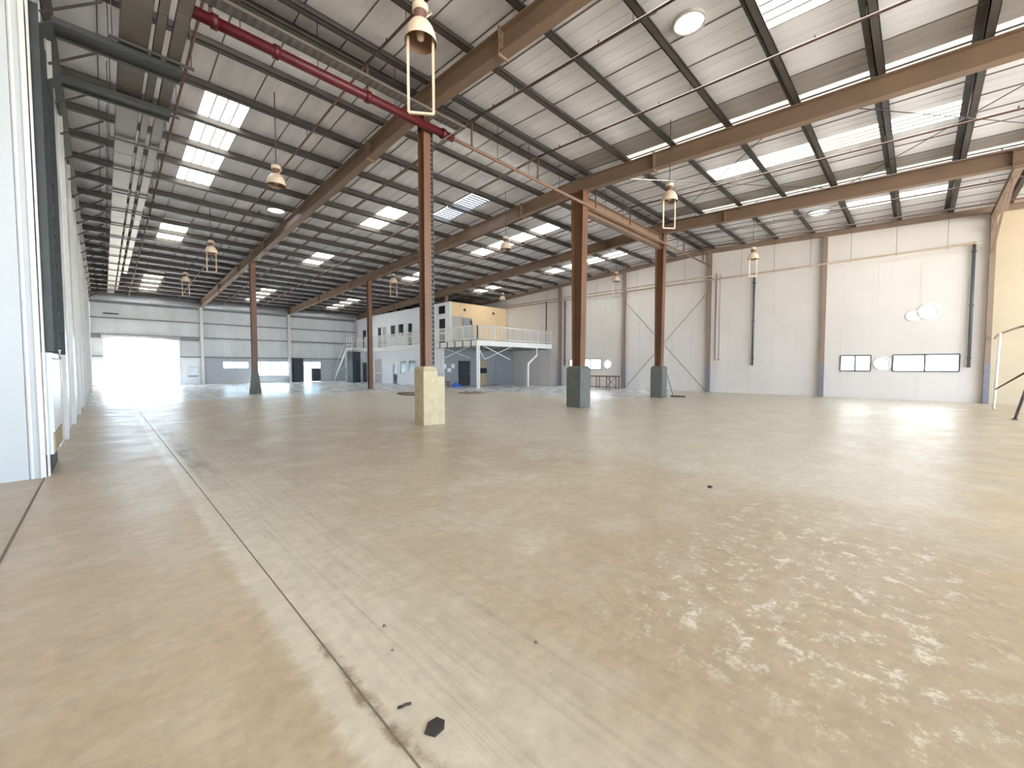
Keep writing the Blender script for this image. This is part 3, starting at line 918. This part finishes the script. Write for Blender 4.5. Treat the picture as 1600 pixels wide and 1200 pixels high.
# white cabinet on the left wall below the ladders
cb = thing('wall_cabinet', (XL + .07, 9.7, 0), 'white metal trunking cabinet on the left wall under the black ladders', 'cabinet')
MB().box(XL + .0, XL + .09, 9.02, 10.6, 0.30, 1.80).build('body', 'wall_left', cb)
MB().box(XL + .09, XL + .105, 9.06, 10.56, 0.62, 1.76).build('door', 'wall_left', cb)
MB().box(XL + .09, XL + .105, 9.06, 10.56, 0.32, 0.60).build('lower_panel', 'plinth', cb)
MB().box(XL + .01, XL + .05, 9.05, 10.3, 0.0, 0.30).build('dark_base', 'dark', cb)
MB().tube([(XL + .1, 9.5, 1.72), (XL + .17, 9.5, 1.72), (XL + .17, 9.5, 1.86)], 0.02, 8).build('cable_gland', 'white', cb)

# right-wall pipes
p1 = pipe('wall_pipe', [(XR - .3, -1.75, 6.87), (XR - .3, 27.2, 6.97)], 0.04, 'pipe_pale', 'long lower pipe running along the right wall below the roof')
p2 = pipe('wall_pipe', [(XR - .3, 9.1, 7.13), (XR - .3, 27.2, 7.15)], 0.035, 'pipe_pale', 'shorter upper pipe along the far half of the right wall')
for k, y in enumerate([-0.75 + 1.65 * k for k in range(16)]):
    MB().tube([(XR - .3, y, 6.9), (XR - .3, y, roof_z(y) - .25)], 0.007, 6).build('hanger_rod', 'rod', p1)
    MB().tube([(XR - .3, y, 6.78), (XR - .3, y, 6.9)], 0.016, 6).build('sprinkler_head', 'pipe_pale', p1)
for y, z0, z1, lab in ((6.85, 1.65, 6.8, 'dark grey downpipe on the white wall under the right wall lamp'), (-1.55, 1.55, 6.95, 'dark grey downpipe at the right end of the strip windows'), (20.5, 1.65, 6.9, 'dark grey downpipe beside the end of the balcony')):
    t = thing('downpipe', (XR - .13, y, z0), lab, 'pipe')
    MB().tube([(XR - .12, y, z0), (XR - .12, y, z1)], 0.055, 12).build('run', 'pipe_grey', t)
    for z in (z0 + .4, (z0 + z1) / 2, z1 - .4):
        MB().box(XR - .18, XR - .001, y - .075, y + .075, z - .02, z + .02).build('clip', 'pipe_grey', t)
pipe('conduit', [(XR - .021, 8.95, 7.3), (XR - .021, 8.95, 2.02), (XR - .021, 8.7, 2.0)], 0.02, 'pipe', 'thin reddish conduit beside the ridge column of the right wall')
pipe('conduit', [(XR - .016, 8.72, 7.2), (XR - .016, 8.72, 2.02)], 0.015, 'pipe_pale', 'thin pale conduit on the white panel beside the reddish one')
pipe('standpipe', [(XR - .35, 22.3, 3.43), (XR - .35, 22.3, 7.0)], 0.05, 'red', 'red standpipe dropping onto the far end of the balcony')

# round extract vents in the right wall
def wall_vent(y, z, r, label):
    t = thing('wall_vent', (XR - .02, y, z), label, 'vent')
    MB().lathe([(r * 1.5, -.004), (r * 1.5, -.016), (r, -.03), (r, .05)], (XR, y, z), 28, 'X').build('ring', 'white', t)
    MB().lathe([(r, .03), (r * .5, .03), (0.001, .03)], (XR, y, z), 28, 'X').build('cover', 'frost', t)
    for k in range(3):
        a = math.pi * k / 3 + .3
        MB().tube([(XR - .03, y + r * math.cos(a), z + r * math.sin(a)), (XR - .03, y - r * math.cos(a), z - r * math.sin(a))], 0.008, 6).build('guard_bar', 'white', t)
wall_vent(-0.25, 4.12, 0.27, 'bright round wall vent high above the strip windows')
wall_vent(0.25, 3.96, 0.19, 'pale blue round wall vent, lower left of the bright one')
wall_vent(1.26, 1.74, 0.24, 'round wall vent between the two strip windows')
wall_vent(16.55, 1.75, 0.27, 'round wall vent beside the small far window')

# ================================================================ ROOF LIGHTS AND LAMPS
def roof_dome(x, y, r, label):
    z = roof_z(y)
    t = thing('roof_ventilator', (x, y, z), label, 'ventilator')
    MB().lathe([(r + .045, 0.03), (r + .045, -.06), (r - .01, -.06), (r - .01, 0.03)], (x, y, z), 28).build('collar', 'trim', t)
    MB().lathe([(r, -.02), (r * .7, .0), (0.001, .01)], (x, y, z), 28).build('diffuser', 'dome_lens', t)
    for k in range(3):
        a = math.pi * k / 3 + .2
        MB().tube([(x + r * math.cos(a), y + r * math.sin(a), z - .055), (x - r * math.cos(a), y - r * math.sin(a), z - .055)], 0.006, 6).build('guard_wire', 'rod', t)
    return t
M['dome_lens'] = translucent('daylight_dome_lens', (244, 248, 252), 0.85)
roof_dome(*DOMES[0], 'bright round roof daylight lens with guard wires at upper right')
roof_dome(*DOMES[1], 'white round roof daylight lens over the left aisle')
roof_dome(*DOMES[2], 'white round roof daylight lens near the right wall')

def high_bay(x, y, z, label, frame=True, k=1.0, dd=.78):
    t = thing('high_bay_lamp', (x, y, z), label, 'lamp')
    R = 0.235 * k
    sh = MB()
    prof = [(R, 0), (R * 0.985, .05 * k), (R * .93, .12 * k), (R * .80, .20 * k), (R * .60, .27 * k), (R * .42, .30 * k)]
    sh.lathe(prof, (x, y, z), 28)
    s = sh.build('shade', 'lamp', t)
    MB().lathe([(r * .97, h - .004) for r, h in prof], (x, y, z), 28).build('reflector', 'lamp_in', t)
    MB().lathe([(R * .42, .29 * k), (R * .40, .42 * k), (R * .42, .44 * k)], (x, y, z), 20).build('gear_housing', 'lamp_dark', t)
    MB().lathe([(R * .42, .43 * k), (R * .50, .44 * k), (R * .50, .52 * k), (R * .30, .55 * k), (0.001, .56 * k)], (x, y, z), 20).build('top_cap', 'lamp', t)
    MB().lathe([(0.001, .02), (.05 * k, .05 * k), (.06 * k, .12 * k), (.03 * k, .22 * k)], (x, y, z), 16).build('bulb', 'lamp', t)
    MB().tube([(x, y, z + .55 * k), (x, y, roof_z(y) - .002)], 0.012, 8).build('hanger_rod', 'rod', t)
    MB().tube([(x + .1 * k, y - .05, z + .5 * k), (x + .09, y - .16 * k, z + .38 * k), (x - .02, y - .19 * k, z + .24 * k)], 0.009, 6).build('cable', 'lamp', t)
    if frame:
        f = MB()
        w = R * .78
        ux, uy = 0.80, -0.60                    # the frame hangs square to the aisle
        a = (x - w * ux, y - w * uy)
        b = (x + w * ux, y + w * uy)
        for p in (a, b):
            MB().bar((p[0], p[1], z + .08), (p[0], p[1], z - dd), 0.035 * k, 0.02, (1, 1, 0)).build('guard_leg', 'lamp', t)
        MB().bar((a[0], a[1], z - dd), (b[0], b[1], z - dd), 0.035 * k, 0.03).build('guard_bar', 'lamp', t)
    return t
high_bay(3.47, 5.38, 6.40, 'large near high bay lamp with hanging frame, top centre', dd=1.02)
high_bay(3.45, 12.44, 6.48, 'high bay lamp without frame, left of the slim column', False)
high_bay(3.41, 21.65, 6.45, 'third high bay lamp of the left aisle, dark against roof')
high_bay(3.47, 29.96, 6.45, 'smallest far high bay lamp of the left aisle')
high_bay(12.06, 12.41, 6.5, 'bare high bay lamp between the slim and thick columns', False)
high_bay(12.05, 5.40, 6.5, 'high bay lamp right of the thick column, under the roof beam')
high_bay(12.25, 22.11, 6.5, 'far high bay lamp with long frame above the office block')
high_bay(21.04, 12.5, 6.5, 'high bay lamp before the right wall, between two thick columns')
high_bay(21.17, 5.51, 6.5, 'high bay lamp in front of the right wall downpipe')
high_bay(21.04, 22.0, 6.5, 'high bay lamp hanging above the balcony', False)

# ================================================================ OFFICE BLOCK AND BALCONY
XO, XU, YO, YU, YD, XD = 18.9, 20.3, 26.6, 27.5, 22.0, 18.6
ZDK0, ZDK1, ZUT = 3.05, 3.42, 6.95
of = thing('office_block', (22, 34, 0), 'two storey white office block with balcony in the far corner', 'building')
LO_H = [(38.06, 36.5, 0, 2.36), (34.4, 33.6, 0, 1.88), (33.1, 32.07, 0.93, 2.10), (31.6, 30.5, 1.15, 2.12), (28.9, 27.7, 0.75, 2.06), (41.3, 39.3, 0, 2.36)]
ys = sorted({YO, YF - .1} | {v for h in LO_H for v in h[:2]})
def facade(x, ylist, holes, z0, z1, mat, th=.15):
    for a, b in zip(ylist[:-1], ylist[1:]):
        hs = [(h[2], h[3]) for h in holes if h[1] <= a + .01 and h[0] >= b - .01]
        z = z0
        for p, q in sorted(hs):
            if p > z + .01:
                MB().box(x, x + th, a, b, z, p).build('wall_piece', mat, of)
            z = q
        MB().box(x, x + th, a, b, z, z1).build('wall_piece', mat, of)
facade(XO, ys, LO_H, 0, ZDK0, 'office')
UP_H = [(43.55, 42.6, 3.45, 5.62), (40.03, 39.25, 3.45, 5.66), (39.03, 38.2, 3.45, 5.66), (37.34, 36.4, 4.5, 5.66), (35.82, 34.85, 4.53, 5.67), (34.06, 33.3, 3.45, 5.66), (29.06, 28.1, 3.45, 5.66), (29.12, 28.1, 5.98, 6.72)]
ys = sorted({YU, YF - .1} | {v for h in UP_H for v in h[:2]})
facade(XU, ys, UP_H, ZDK1, ZUT, 'office')
MB().box(XU + .152, XR - .02, YU, YU + .15, ZDK1, ZUT).build('front_wall', 'office_beige', of)
MB().box(XU + .1, XR - .02, YU + .1, YF - .1, ZUT - .12, ZUT - .02).build('roof_slab', 'office_grey', of)
MB().box(XO + .15, XR - .02, YO, YO + .15, 0, ZDK0).build('under_wall', 'office_grey', of)
MB().box(XO - .02, XO + .16, YO - .02, YO + .1, 0, ZDK0 - .002).build('corner_post', 'white', of)
def office_door(x, ya, yb, z0, z1, leafmat, opened=0.0, glazed=True):
    m = MB()
    for y in (ya, yb):
        m.box(x - .03, x + .1, y - .02, y + .02, z0, z1)
    m.box(x - .03, x + .1, min(ya, yb), max(ya, yb), z1 - .06, z1)
    fr = m.build('door_frame', 'white', of)
    lf = MB().box(x + .02, x + .06, min(ya, yb) + .02, max(ya, yb) - .02, z0 + .02, z1 - .06).build('door', leafmat, of)
    if glazed:
        MB().box(x - .02, x + .02, min(ya, yb) + .12, max(ya, yb) - .12, z0 + .9, z0 + 1.0).build('push_bar', 'white', lf)
    MB().box(x - .04, x + .02, min(ya, yb) + .06, min(ya, yb) + .10, z0 + .95, z0 + 1.15).build('door_handle', 'chrome', lf)
def office_window(x, ya, yb, z0, z1, mat):
    lo, hi = min(ya, yb), max(ya, yb)
    m = MB().box(x - .03, x + .1, lo - .03, lo + .02, z0, z1).box(x - .03, x + .1, hi - .02, hi + .03, z0, z1)
    m.box(x - .03, x + .1, lo, hi, z0 - .04, z0 + .04).box(x - .03, x + .1, lo, hi, z1 - .04, z1 + .04)
    w = m.build('window', 'white', of)
    MB().box(x + .02, x + .03, lo + .02, hi - .02, z0 + .04, z1 - .04).build('pane', mat, w)
for h in UP_H[:3] + [UP_H[5], UP_H[6]]:
    office_door(XU, h[0], h[1], h[2], h[3], 'dark_glass' if h is not UP_H[2] else 'door_grey')
office_window(XU, *UP_H[3], 'dark_glass'); office_window(XU, *UP_H[4], 'dark_glass')
office_window(XU, *UP_H[7], 'dark_glass')
office_door(XO, *LO_H[0], 'door_grey'); office_door(XO, *LO_H[1], 'dark_glass')
for h in LO_H[2:5]:
    office_window(XO, *h, 'dark_glass')
MB().box(XO + .2, XO + .24, 39.3, 41.3, 0, 2.36).build('entrance_panel', 'white', of)
e = MB().box(XO + .1, XO + .18, 40.2, 40.9, 0, 2.0).build('door', 'dark_glass', of)
# papers taped to windows and wall
def notice(x0, x1, y0, y1, z0, z1, lab):
    tag(MB().box(x0, x1, y0, y1, z0, z1).build('paper_notice', 'paper'), lab, 'notice')
notice(XU - .012, XU - .004, 35.3, 35.6, 4.45, 4.85, 'white paper on the upper office window')
notice(XO - .06, XO - .045, 31.9, 32.35, 0.95, 1.25, 'white paper on the lower office window sill')
notice(18.93, 19.25, YO - .012, YO - .004, 1.42, 1.78, 'white notice on the grey wall, left of three')
notice(19.36, 19.72, YO - .012, YO - .004, 1.15, 1.45, 'white notice on the grey wall, lowest of three')
notice(19.75, 20.07, YO - .012, YO - .004, 1.46, 1.80, 'white notice on the grey wall, nearest the black door')
# doors under the balcony
ud = MB().box(20.45, 21.65, YO - .05, YO - .005, 0.0, 2.05).build('door', 'dark', of)
MB().box(21.5, 21.56, YO - .11, YO - .05, 0.95, 1.1).build('door_handle', 'chrome', ud)
ud = MB().box(22.5, 23.5, YO - .05, YO - .005, 0.0, 2.05).build('door', 'plinth', of)
MB().box(22.72, 23.5, YO - .06, YO - .05, 1.0, 1.45).build('door_glazing', 'dark_glass', ud)
MB().box(24.6, 26.4, YO - .04, YO - .005, 0.0, 2.9).build('shutter', 'office_grey', of)
# doors on the upper front wall, wall light
ud = MB().box(20.55, 21.4, YU - .05, YU - .005, 3.46, 5.78).build('door', 'door_grey', of)
MB().box(21.25, 21.3, YU - .1, YU - .05, 4.4, 4.55).build('door_handle', 'chrome', ud)
ol = thing('spare_door_leaf', (22.1, YU - .3, 3.42), 'dark grey door leaf leaning on the beige balcony wall', 'door')
MB().bar((22.05, YU - .55, 3.43), (22.05, YU - .06, 5.72), 1.05, 0.05, (0, 1, 0)).build('leaf', 'office_grey', ol)
MB().bar((22.42, YU - .47, 3.62), (22.42, YU - .10, 5.55), 0.2, 0.06, (0, 1, 0)).build('edge_strip', 'dark', ol)
for x, lab in ((21.8, 'small dark wall light above the leaning door leaf'), (25.1, 'small dark bracket light on the beige balcony wall')):
    wlx = thing('wall_light', (x, YU - .05, 6.38), lab, 'lamp')
    MB().box(x - .05, x + .05, YU - .12, YU, 6.3, 6.48).build('housing', 'dark', wlx)
    MB().tube([(x, YU - .12, 6.36), (x, YU - .22, 6.3)], .04, 10).build('spot_head', 'dark', wlx)

# balcony deck
dk = thing('balcony_deck', (22, 26, ZDK0), 'white balcony deck along two sides of the office block', 'balcony')
MB().box(XD, XU, YU, 41.0, ZDK0, ZDK1).build('walkway_slab', 'white', dk)
MB().box(XD, XR - .02, YD, YU, ZDK0 + .12, ZDK1).build('deck_slab', 'white', dk)
MB().box(XD, XR - .02, YD - .04, YD, ZDK0 + .02, ZDK1 + .02).build('edge_fascia', 'white', dk)
MB().box(XD - .04, XD, YD - .04, 41.0, ZDK0, ZDK1 + .02).build('edge_fascia', 'white', dk)
for k in range(5):
    MB().box(XD - .07, XD - .04, 22.6 + k * .95, 22.68 + k * .95, ZDK0 - .05, ZDK1 + .02).build('fascia_bracket', 'dark', dk)
for k in range(6):
    x = XD + .6 + k * 1.4
    MB().box(x - .05, x + .05, YD + .02, YO - .02, ZDK0 - .08, ZDK0 + .12).build('joist', 'office_grey', dk)
for a, b in (((XD + .1, 23, 2.2), (XD + .1, 26.3, 3.05)), ((XD + .1, 26.3, 2.2), (XD + .1, 23, 3.05)), ((19.4, YD + .15, 2.1), (22.0, YD + .15, 3.05)), ((22.0, YD + .15, 2.1), (19.4, YD + .15, 3.05)), ((19.4, YD + .15, 2.1), (18.75, YD + .15, 3.05))):
    MB().bar(a, b, .05, .05).build('lattice_bar', 'white', dk)
for x in (18.70, 18.88):
    MB().box(x - .05, x + .05, YD + .1, YD + .2, 0, ZDK0 + .12).build('support_post', 'white', dk)
for k in range(6):
    MB().box(18.66, 18.92, YD + .12, YD + .18, .35 + k * .42, .43 + k * .42).build('post_batten', 'white', dk)
MB().box(23.92, 24.06, YD + .08, YD + .22, 0, 1.85).build('support_post', 'white', dk)
MB().bar((23.99, YD + .15, 1.80), (25.1, YD + .15, 2.55), .12, .12).build('support_arm', 'white', dk)
MB().bar((25.05, YD + .15, 2.5), (25.05, YD + .15, ZDK0 + .12), .10, .10).build('support_arm', 'white', dk)
# railing
rl = thing('balcony_railing', (XD, YD, ZDK1), 'white balustrade around the edge of the balcony', 'railing')
def rail_run(a, b):
    a, b = Vector(a), Vector(b)
    for z, r in ((1.05, .04), (.12, .028)):
        MB().tube([a + Vector((0, 0, z)), b + Vector((0, 0, z))], r, 8).build('rail_bar', 'rail', rl)
    L = (b - a).length
    n = max(1, round(L / 1.6))
    for k in range(n + 1):
        p = a.lerp(b, k / n)
        MB().box(p.x - .025, p.x + .025, p.y - .025, p.y + .025, p.z, p.z + 1.05).build('rail_post', 'rail', rl)
    nb = round(L / .165)
    src = None
    for k in range(nb):
        p = a.lerp(b, (k + .5) / nb)
        if src is None:
            src = MB().box(p.x - .016, p.x + .016, p.y - .016, p.y + .016, p.z + .12, p.z + 1.05).build('baluster', 'rail', rl)
            p0 = p
        else:
            share(src, rl, p - p0)
rail_run((XD + .03, YD + .02, ZDK1 + .02), (XR - .1, YD + .02, ZDK1 + .02))
rail_run((XD + .03, 39.6, ZDK1 + .02), (XD + .03, YD + .02, ZDK1 + .02))
# timber boards leaning behind the railing
for k, (x, lab) in enumerate(((24.0, 'brown timber board lying on the balcony, longest'), (24.6, 'brown timber board lying on the balcony, shorter one'))):
    t = MB().bar((x - 1.2 + k * .6, YU - 1.2 - k * .5, ZDK1 + .03), (x + 1.4, YU - .8 - k * .5, ZDK1 + .03), .32, .06).build('timber_board', 'wood')
    tag(t, lab, 'board')
# stair at the far end
st = thing('office_stair', (17.9, 40.5, 0), 'white steel stair at the far end of the office walkway', 'stairs')
MB().box(17.4, 18.55, 39.7, 41.0, ZDK0 + .2, ZDK1).build('landing', 'rail', st)
for x in (17.4, 18.3):
    MB().bar((x, 41.0, ZDK1 - .1), (x, 44.2, .15), .05, .22).build('stringer', 'rail', st)
    MB().tube([(x, 41.0, ZDK1 + 1.0), (x, 44.2, 1.2)], .03, 8).build('handrail', 'rail', st)
for k in range(13):
    y, z = 41.05 + k * .235, ZDK1 - .14 - k * .24
    MB().box(17.4, 18.3, y, y + .24, z, z + .03).build('tread', 'rail', st)
for (x, y) in ((17.4, 39.75), (17.95, 39.75), (18.5, 39.75), (17.4, 40.35), (17.4, 40.95)):
    MB().box(x - .025, x + .025, y - .025, y + .025, ZDK1, ZDK1 + 1.05).build('rail_post', 'rail', st)
for z in (.35, .7, 1.05):
    MB().tube([(18.5, 39.75, ZDK1 + z), (17.4, 39.75, ZDK1 + z), (17.4, 41.0, ZDK1 + z)], .024, 8).build('rail_bar', 'rail', st)
for (a, b) in (((17.4, 39.75, 0), (17.4, 39.75, ZDK0 + .2)), ((17.4, 40.9, 0), (17.4, 40.9, ZDK0 + .2))):
    MB().bar(a, b, .06, .06).build('post', 'rail', st)
# dark enclosures by the far wall
de = thing('dark_enclosure', (17.6, 40, 0), 'tall charcoal enclosure beneath the office stair', 'enclosure')
MB().box(17.25, 18.05, 39.3, 40.6, 0, 3.0).build('body', 'dark', de)
MB().box(17.55, 18.0, 39.26, 39.3, 0.05, 2.1).build('door', 'dark_glass', de)
MB().box(17.22, 18.08, 39.27, 40.63, 3.0, 3.05).build('cap', 'girt', de)
dp = thing('dark_partition', (14.0, YF - .4, 0), 'charcoal partition panel left of the glazed far door', 'partition')
MB().box(13.55, 14.45, YF - .5, YF - .12, 0, 2.42).build('panel', 'dark', dp)
MB().box(13.53, 14.47, YF - .52, YF - .1, 2.42, 2.46).build('cap', 'girt', dp)
# electrical box on the far wall
eb = thing('switch_box', (5.53, YF - .1, .8), 'pale switch box on the wall right of the roller door', 'box')
MB().box(5.2, 5.86, YF - .14, YF - .03, 0.78, 1.44).build('body', 'eave', eb)
MB().box(5.2, 5.3, YF - .2, YF - .14, 0.85, 1.4).build('side_flap', 'white', eb)
MB().box(5.18, 5.88, YF - .18, YF - .03, 0.70, 0.78).build('tray', 'girt', eb)

# ================================================================ LOOSE OBJECTS
# squeegee against the pedestal of column C
sq = thing('floor_squeegee', (21.1, 9.2, 0), 'black floor squeegee leaning on the far grey pedestal', 'squeegee')
MB().tube([(20.66, 9.30, 1.35), (20.78, 9.22, 1.0), (21.0, 9.05, .06)], .016, 8).build('handle', 'black', sq)
MB().bar((20.95, 9.15, .04), (21.25, 8.5, .04), .05, .07).build('blade', 'black', sq)
# low metal trestle rack by the right wall
rk = thing('metal_trestle', (25.6, 16.5, 0), 'low brown tube trestle beneath the small far window', 'rack')
for y in (15.0, 15.75, 16.6, 17.4, 18.3):
    for x in (25.35, 25.75):
        MB().box(x - .025, x + .025, y - .025, y + .025, 0, .86).build('leg', 'brown_metal', rk)
for x in (25.35, 25.75):
    MB().box(x - .025, x + .025, 14.95, 18.4, .84, .90).build('top_rail', 'brown_metal', rk)
    MB().box(x - .02, x + .02, 14.95, 18.4, .10, .14).build('bottom_rail', 'brown_metal', rk)
for ya, yb in ((15.0, 15.75),):
    MB().bar((25.35, ya, .14), (25.35, yb, .84), .03, .03).build('brace', 'brown_metal', rk)
    MB().bar((25.35, yb, .14), (25.35, ya, .84), .03, .03).build('brace', 'brown_metal', rk)
MB().box(25.3, 25.8, 14.85, 18.5, .90, .93).build('top_board', 'wood', rk)
# tubular frame at the right edge
tf = thing('tube_frame', (23.5, -2.2, 0), 'tall steel tube frame standing at the right edge by the warm wall', 'frame')
MB().tube([(26.6, -2.25, 2.78), (25.0, -2.2, 2.86), (21, -2.25, 2.86), (16.5, -2.25, 2.75)], .035, 10).build('top_tube', 'pipe_pale', tf)
MB().tube([(23.45, -2.04, 0), (23.65, -2.12, 2.84)], .04, 10).build('upright', 'white', tf)
MB().tube([(19.3, -2.1, 0), (17.2, -2.15, 1.6), (16.8, -2.2, 2.76)], .035, 10).build('upright', 'pipe_grey', tf)
MB().tube([(23.4, -2.06, .75), (17.4, -2.1, 1.5)], .025, 8).build('brace', 'pipe', tf)
MB().box(19.2, 19.45, -2.15, -2.05, 0, .03).build('foot', 'pipe_grey', tf)
dpp = pipe('drop_pipe', [(19.6, -2.25, 2.9), (19.7, -2.25, 8.0)], .035, 'pipe', 'dark drop pipe at the right edge above the tube frame')
# things lying about the slim column
def tagged(mb, name, mat, label, cat, group=None):
    return tag(mb.build(name, mat), label, cat, group)
hs = [(12.3 + .9 * math.cos(a) * .6, 20.3 + 1.3 * math.sin(a), .03) for a in [k * .5 for k in range(11)]]
tagged(MB().tube(hs, .03, 8), 'hose', 'black', 'loop of black hose on the floor left of the cream pedestal', 'hose')
pa = thing('broken_pallet', (15.0, 18.8, 0), 'low broken timber pallet lying right of the cream pedestal', 'pallet')
for k in range(2):
    MB().bar((14.6, 18.5 + .5 * k, .04), (15.8, 17.9 + .5 * k, .04), .07, .08).build('rail', 'wood', pa)
for k in range(2):
    MB().bar((14.9 + k * .5, 18.2 - k * .25, .11), (15.05 + k * .5, 19.0 - k * .25, .11), .08, .04).build('slat', 'wood', pa)
sb = thing('small_bench', (19.0, 25.6, 0), 'small brown bench in front of the office corner', 'bench')
MB().box(18.0, 18.9, 25.5, 25.85, .40, .46).build('seat', 'wood', sb)
for x in (18.12, 18.78):
    MB().box(x - .04, x + .04, 25.55, 25.8, 0, .40).build('leg', 'wood', sb)
bm_ = MB()
random.seed(3)
pts = []
for k in range(9):
    a = 2 * math.pi * k / 9
    pts.append((19.6 + .75 * math.cos(a) * random.uniform(.6, 1.1), 25.7 + .35 * math.sin(a) * random.uniform(.7, 1.1), .005))
cen = Vector((19.5, 25.75, .34))
vs = pts + [tuple(cen)] + [tuple(Vector(p).lerp(cen, .5) + Vector((0, 0, random.uniform(-.06, .05)))) for p in pts]
fs = [(k, (k + 1) % 9, 10 + (k + 1) % 9, 10 + k) for k in range(9)] + [(10 + k, 10 + (k + 1) % 9, 9) for k in range(9)] + [tuple(range(9))[::-1]]
bm_._add(vs, fs)
tagged(bm_, 'plastic_sheet', 'blue', 'crumpled blue plastic sheet on the floor before the black door', 'sheet')
# scraps on the near floor
tagged(MB().poly([(.935, 1.47, .002), (.96, 1.425, .002), (1.01, 1.43, .002), (1.035, 1.46, .002), (1.02, 1.50, .002), (.975, 1.505, .002)], .008, (0, 0, 1)), 'rubber_scrap', 'black', 'dark flat scrap on the floor at bottom centre', 'scrap')
tagged(MB().tube([(.92, 1.67, .008), (.94, 1.655, .014), (.955, 1.665, .006), (.975, 1.645, .012)], .006, 6), 'wire_scrap', 'black', 'tiny twisted wire scrap above the dark flat scrap', 'scrap')
def pebble(x, y, s, label, mat='stone'):
    m = MB()
    n = 7
    rr = [random.uniform(.7, 1.1) * s for _ in range(n)]
    vs = [(x + rr[k] * math.cos(2 * math.pi * k / n), y + rr[k] * math.sin(2 * math.pi * k / n), 0.001) for k in range(n)]
    vs += [(x + .6 * rr[k] * math.cos(2 * math.pi * k / n), y + .6 * rr[k] * math.sin(2 * math.pi * k / n), s * .7) for k in range(n)]
    m._add(vs, [(k, (k + 1) % n, n + (k + 1) % n, n + k) for k in range(n)] + [tuple(range(n, 2 * n)), tuple(range(n))[::-1]])
    tagged(m, 'stone_chip', mat, label, 'stone', 'stone chips on the floor')
pebble(5.61, 1.9, .035, 'dark stone chip alone on the pale floor right of centre', 'black')
pebble(1.17, 2.28, .014, 'small stone chip on the floor, above the wire scrap', 'stone')
pebble(1.10, 2.05, .010, 'tiny stone chip on the floor left of the wire scrap', 'stone')
pebble(1.72, 1.52, .012, 'tiny stone chip on the floor right of the dark flat scrap', 'stone')
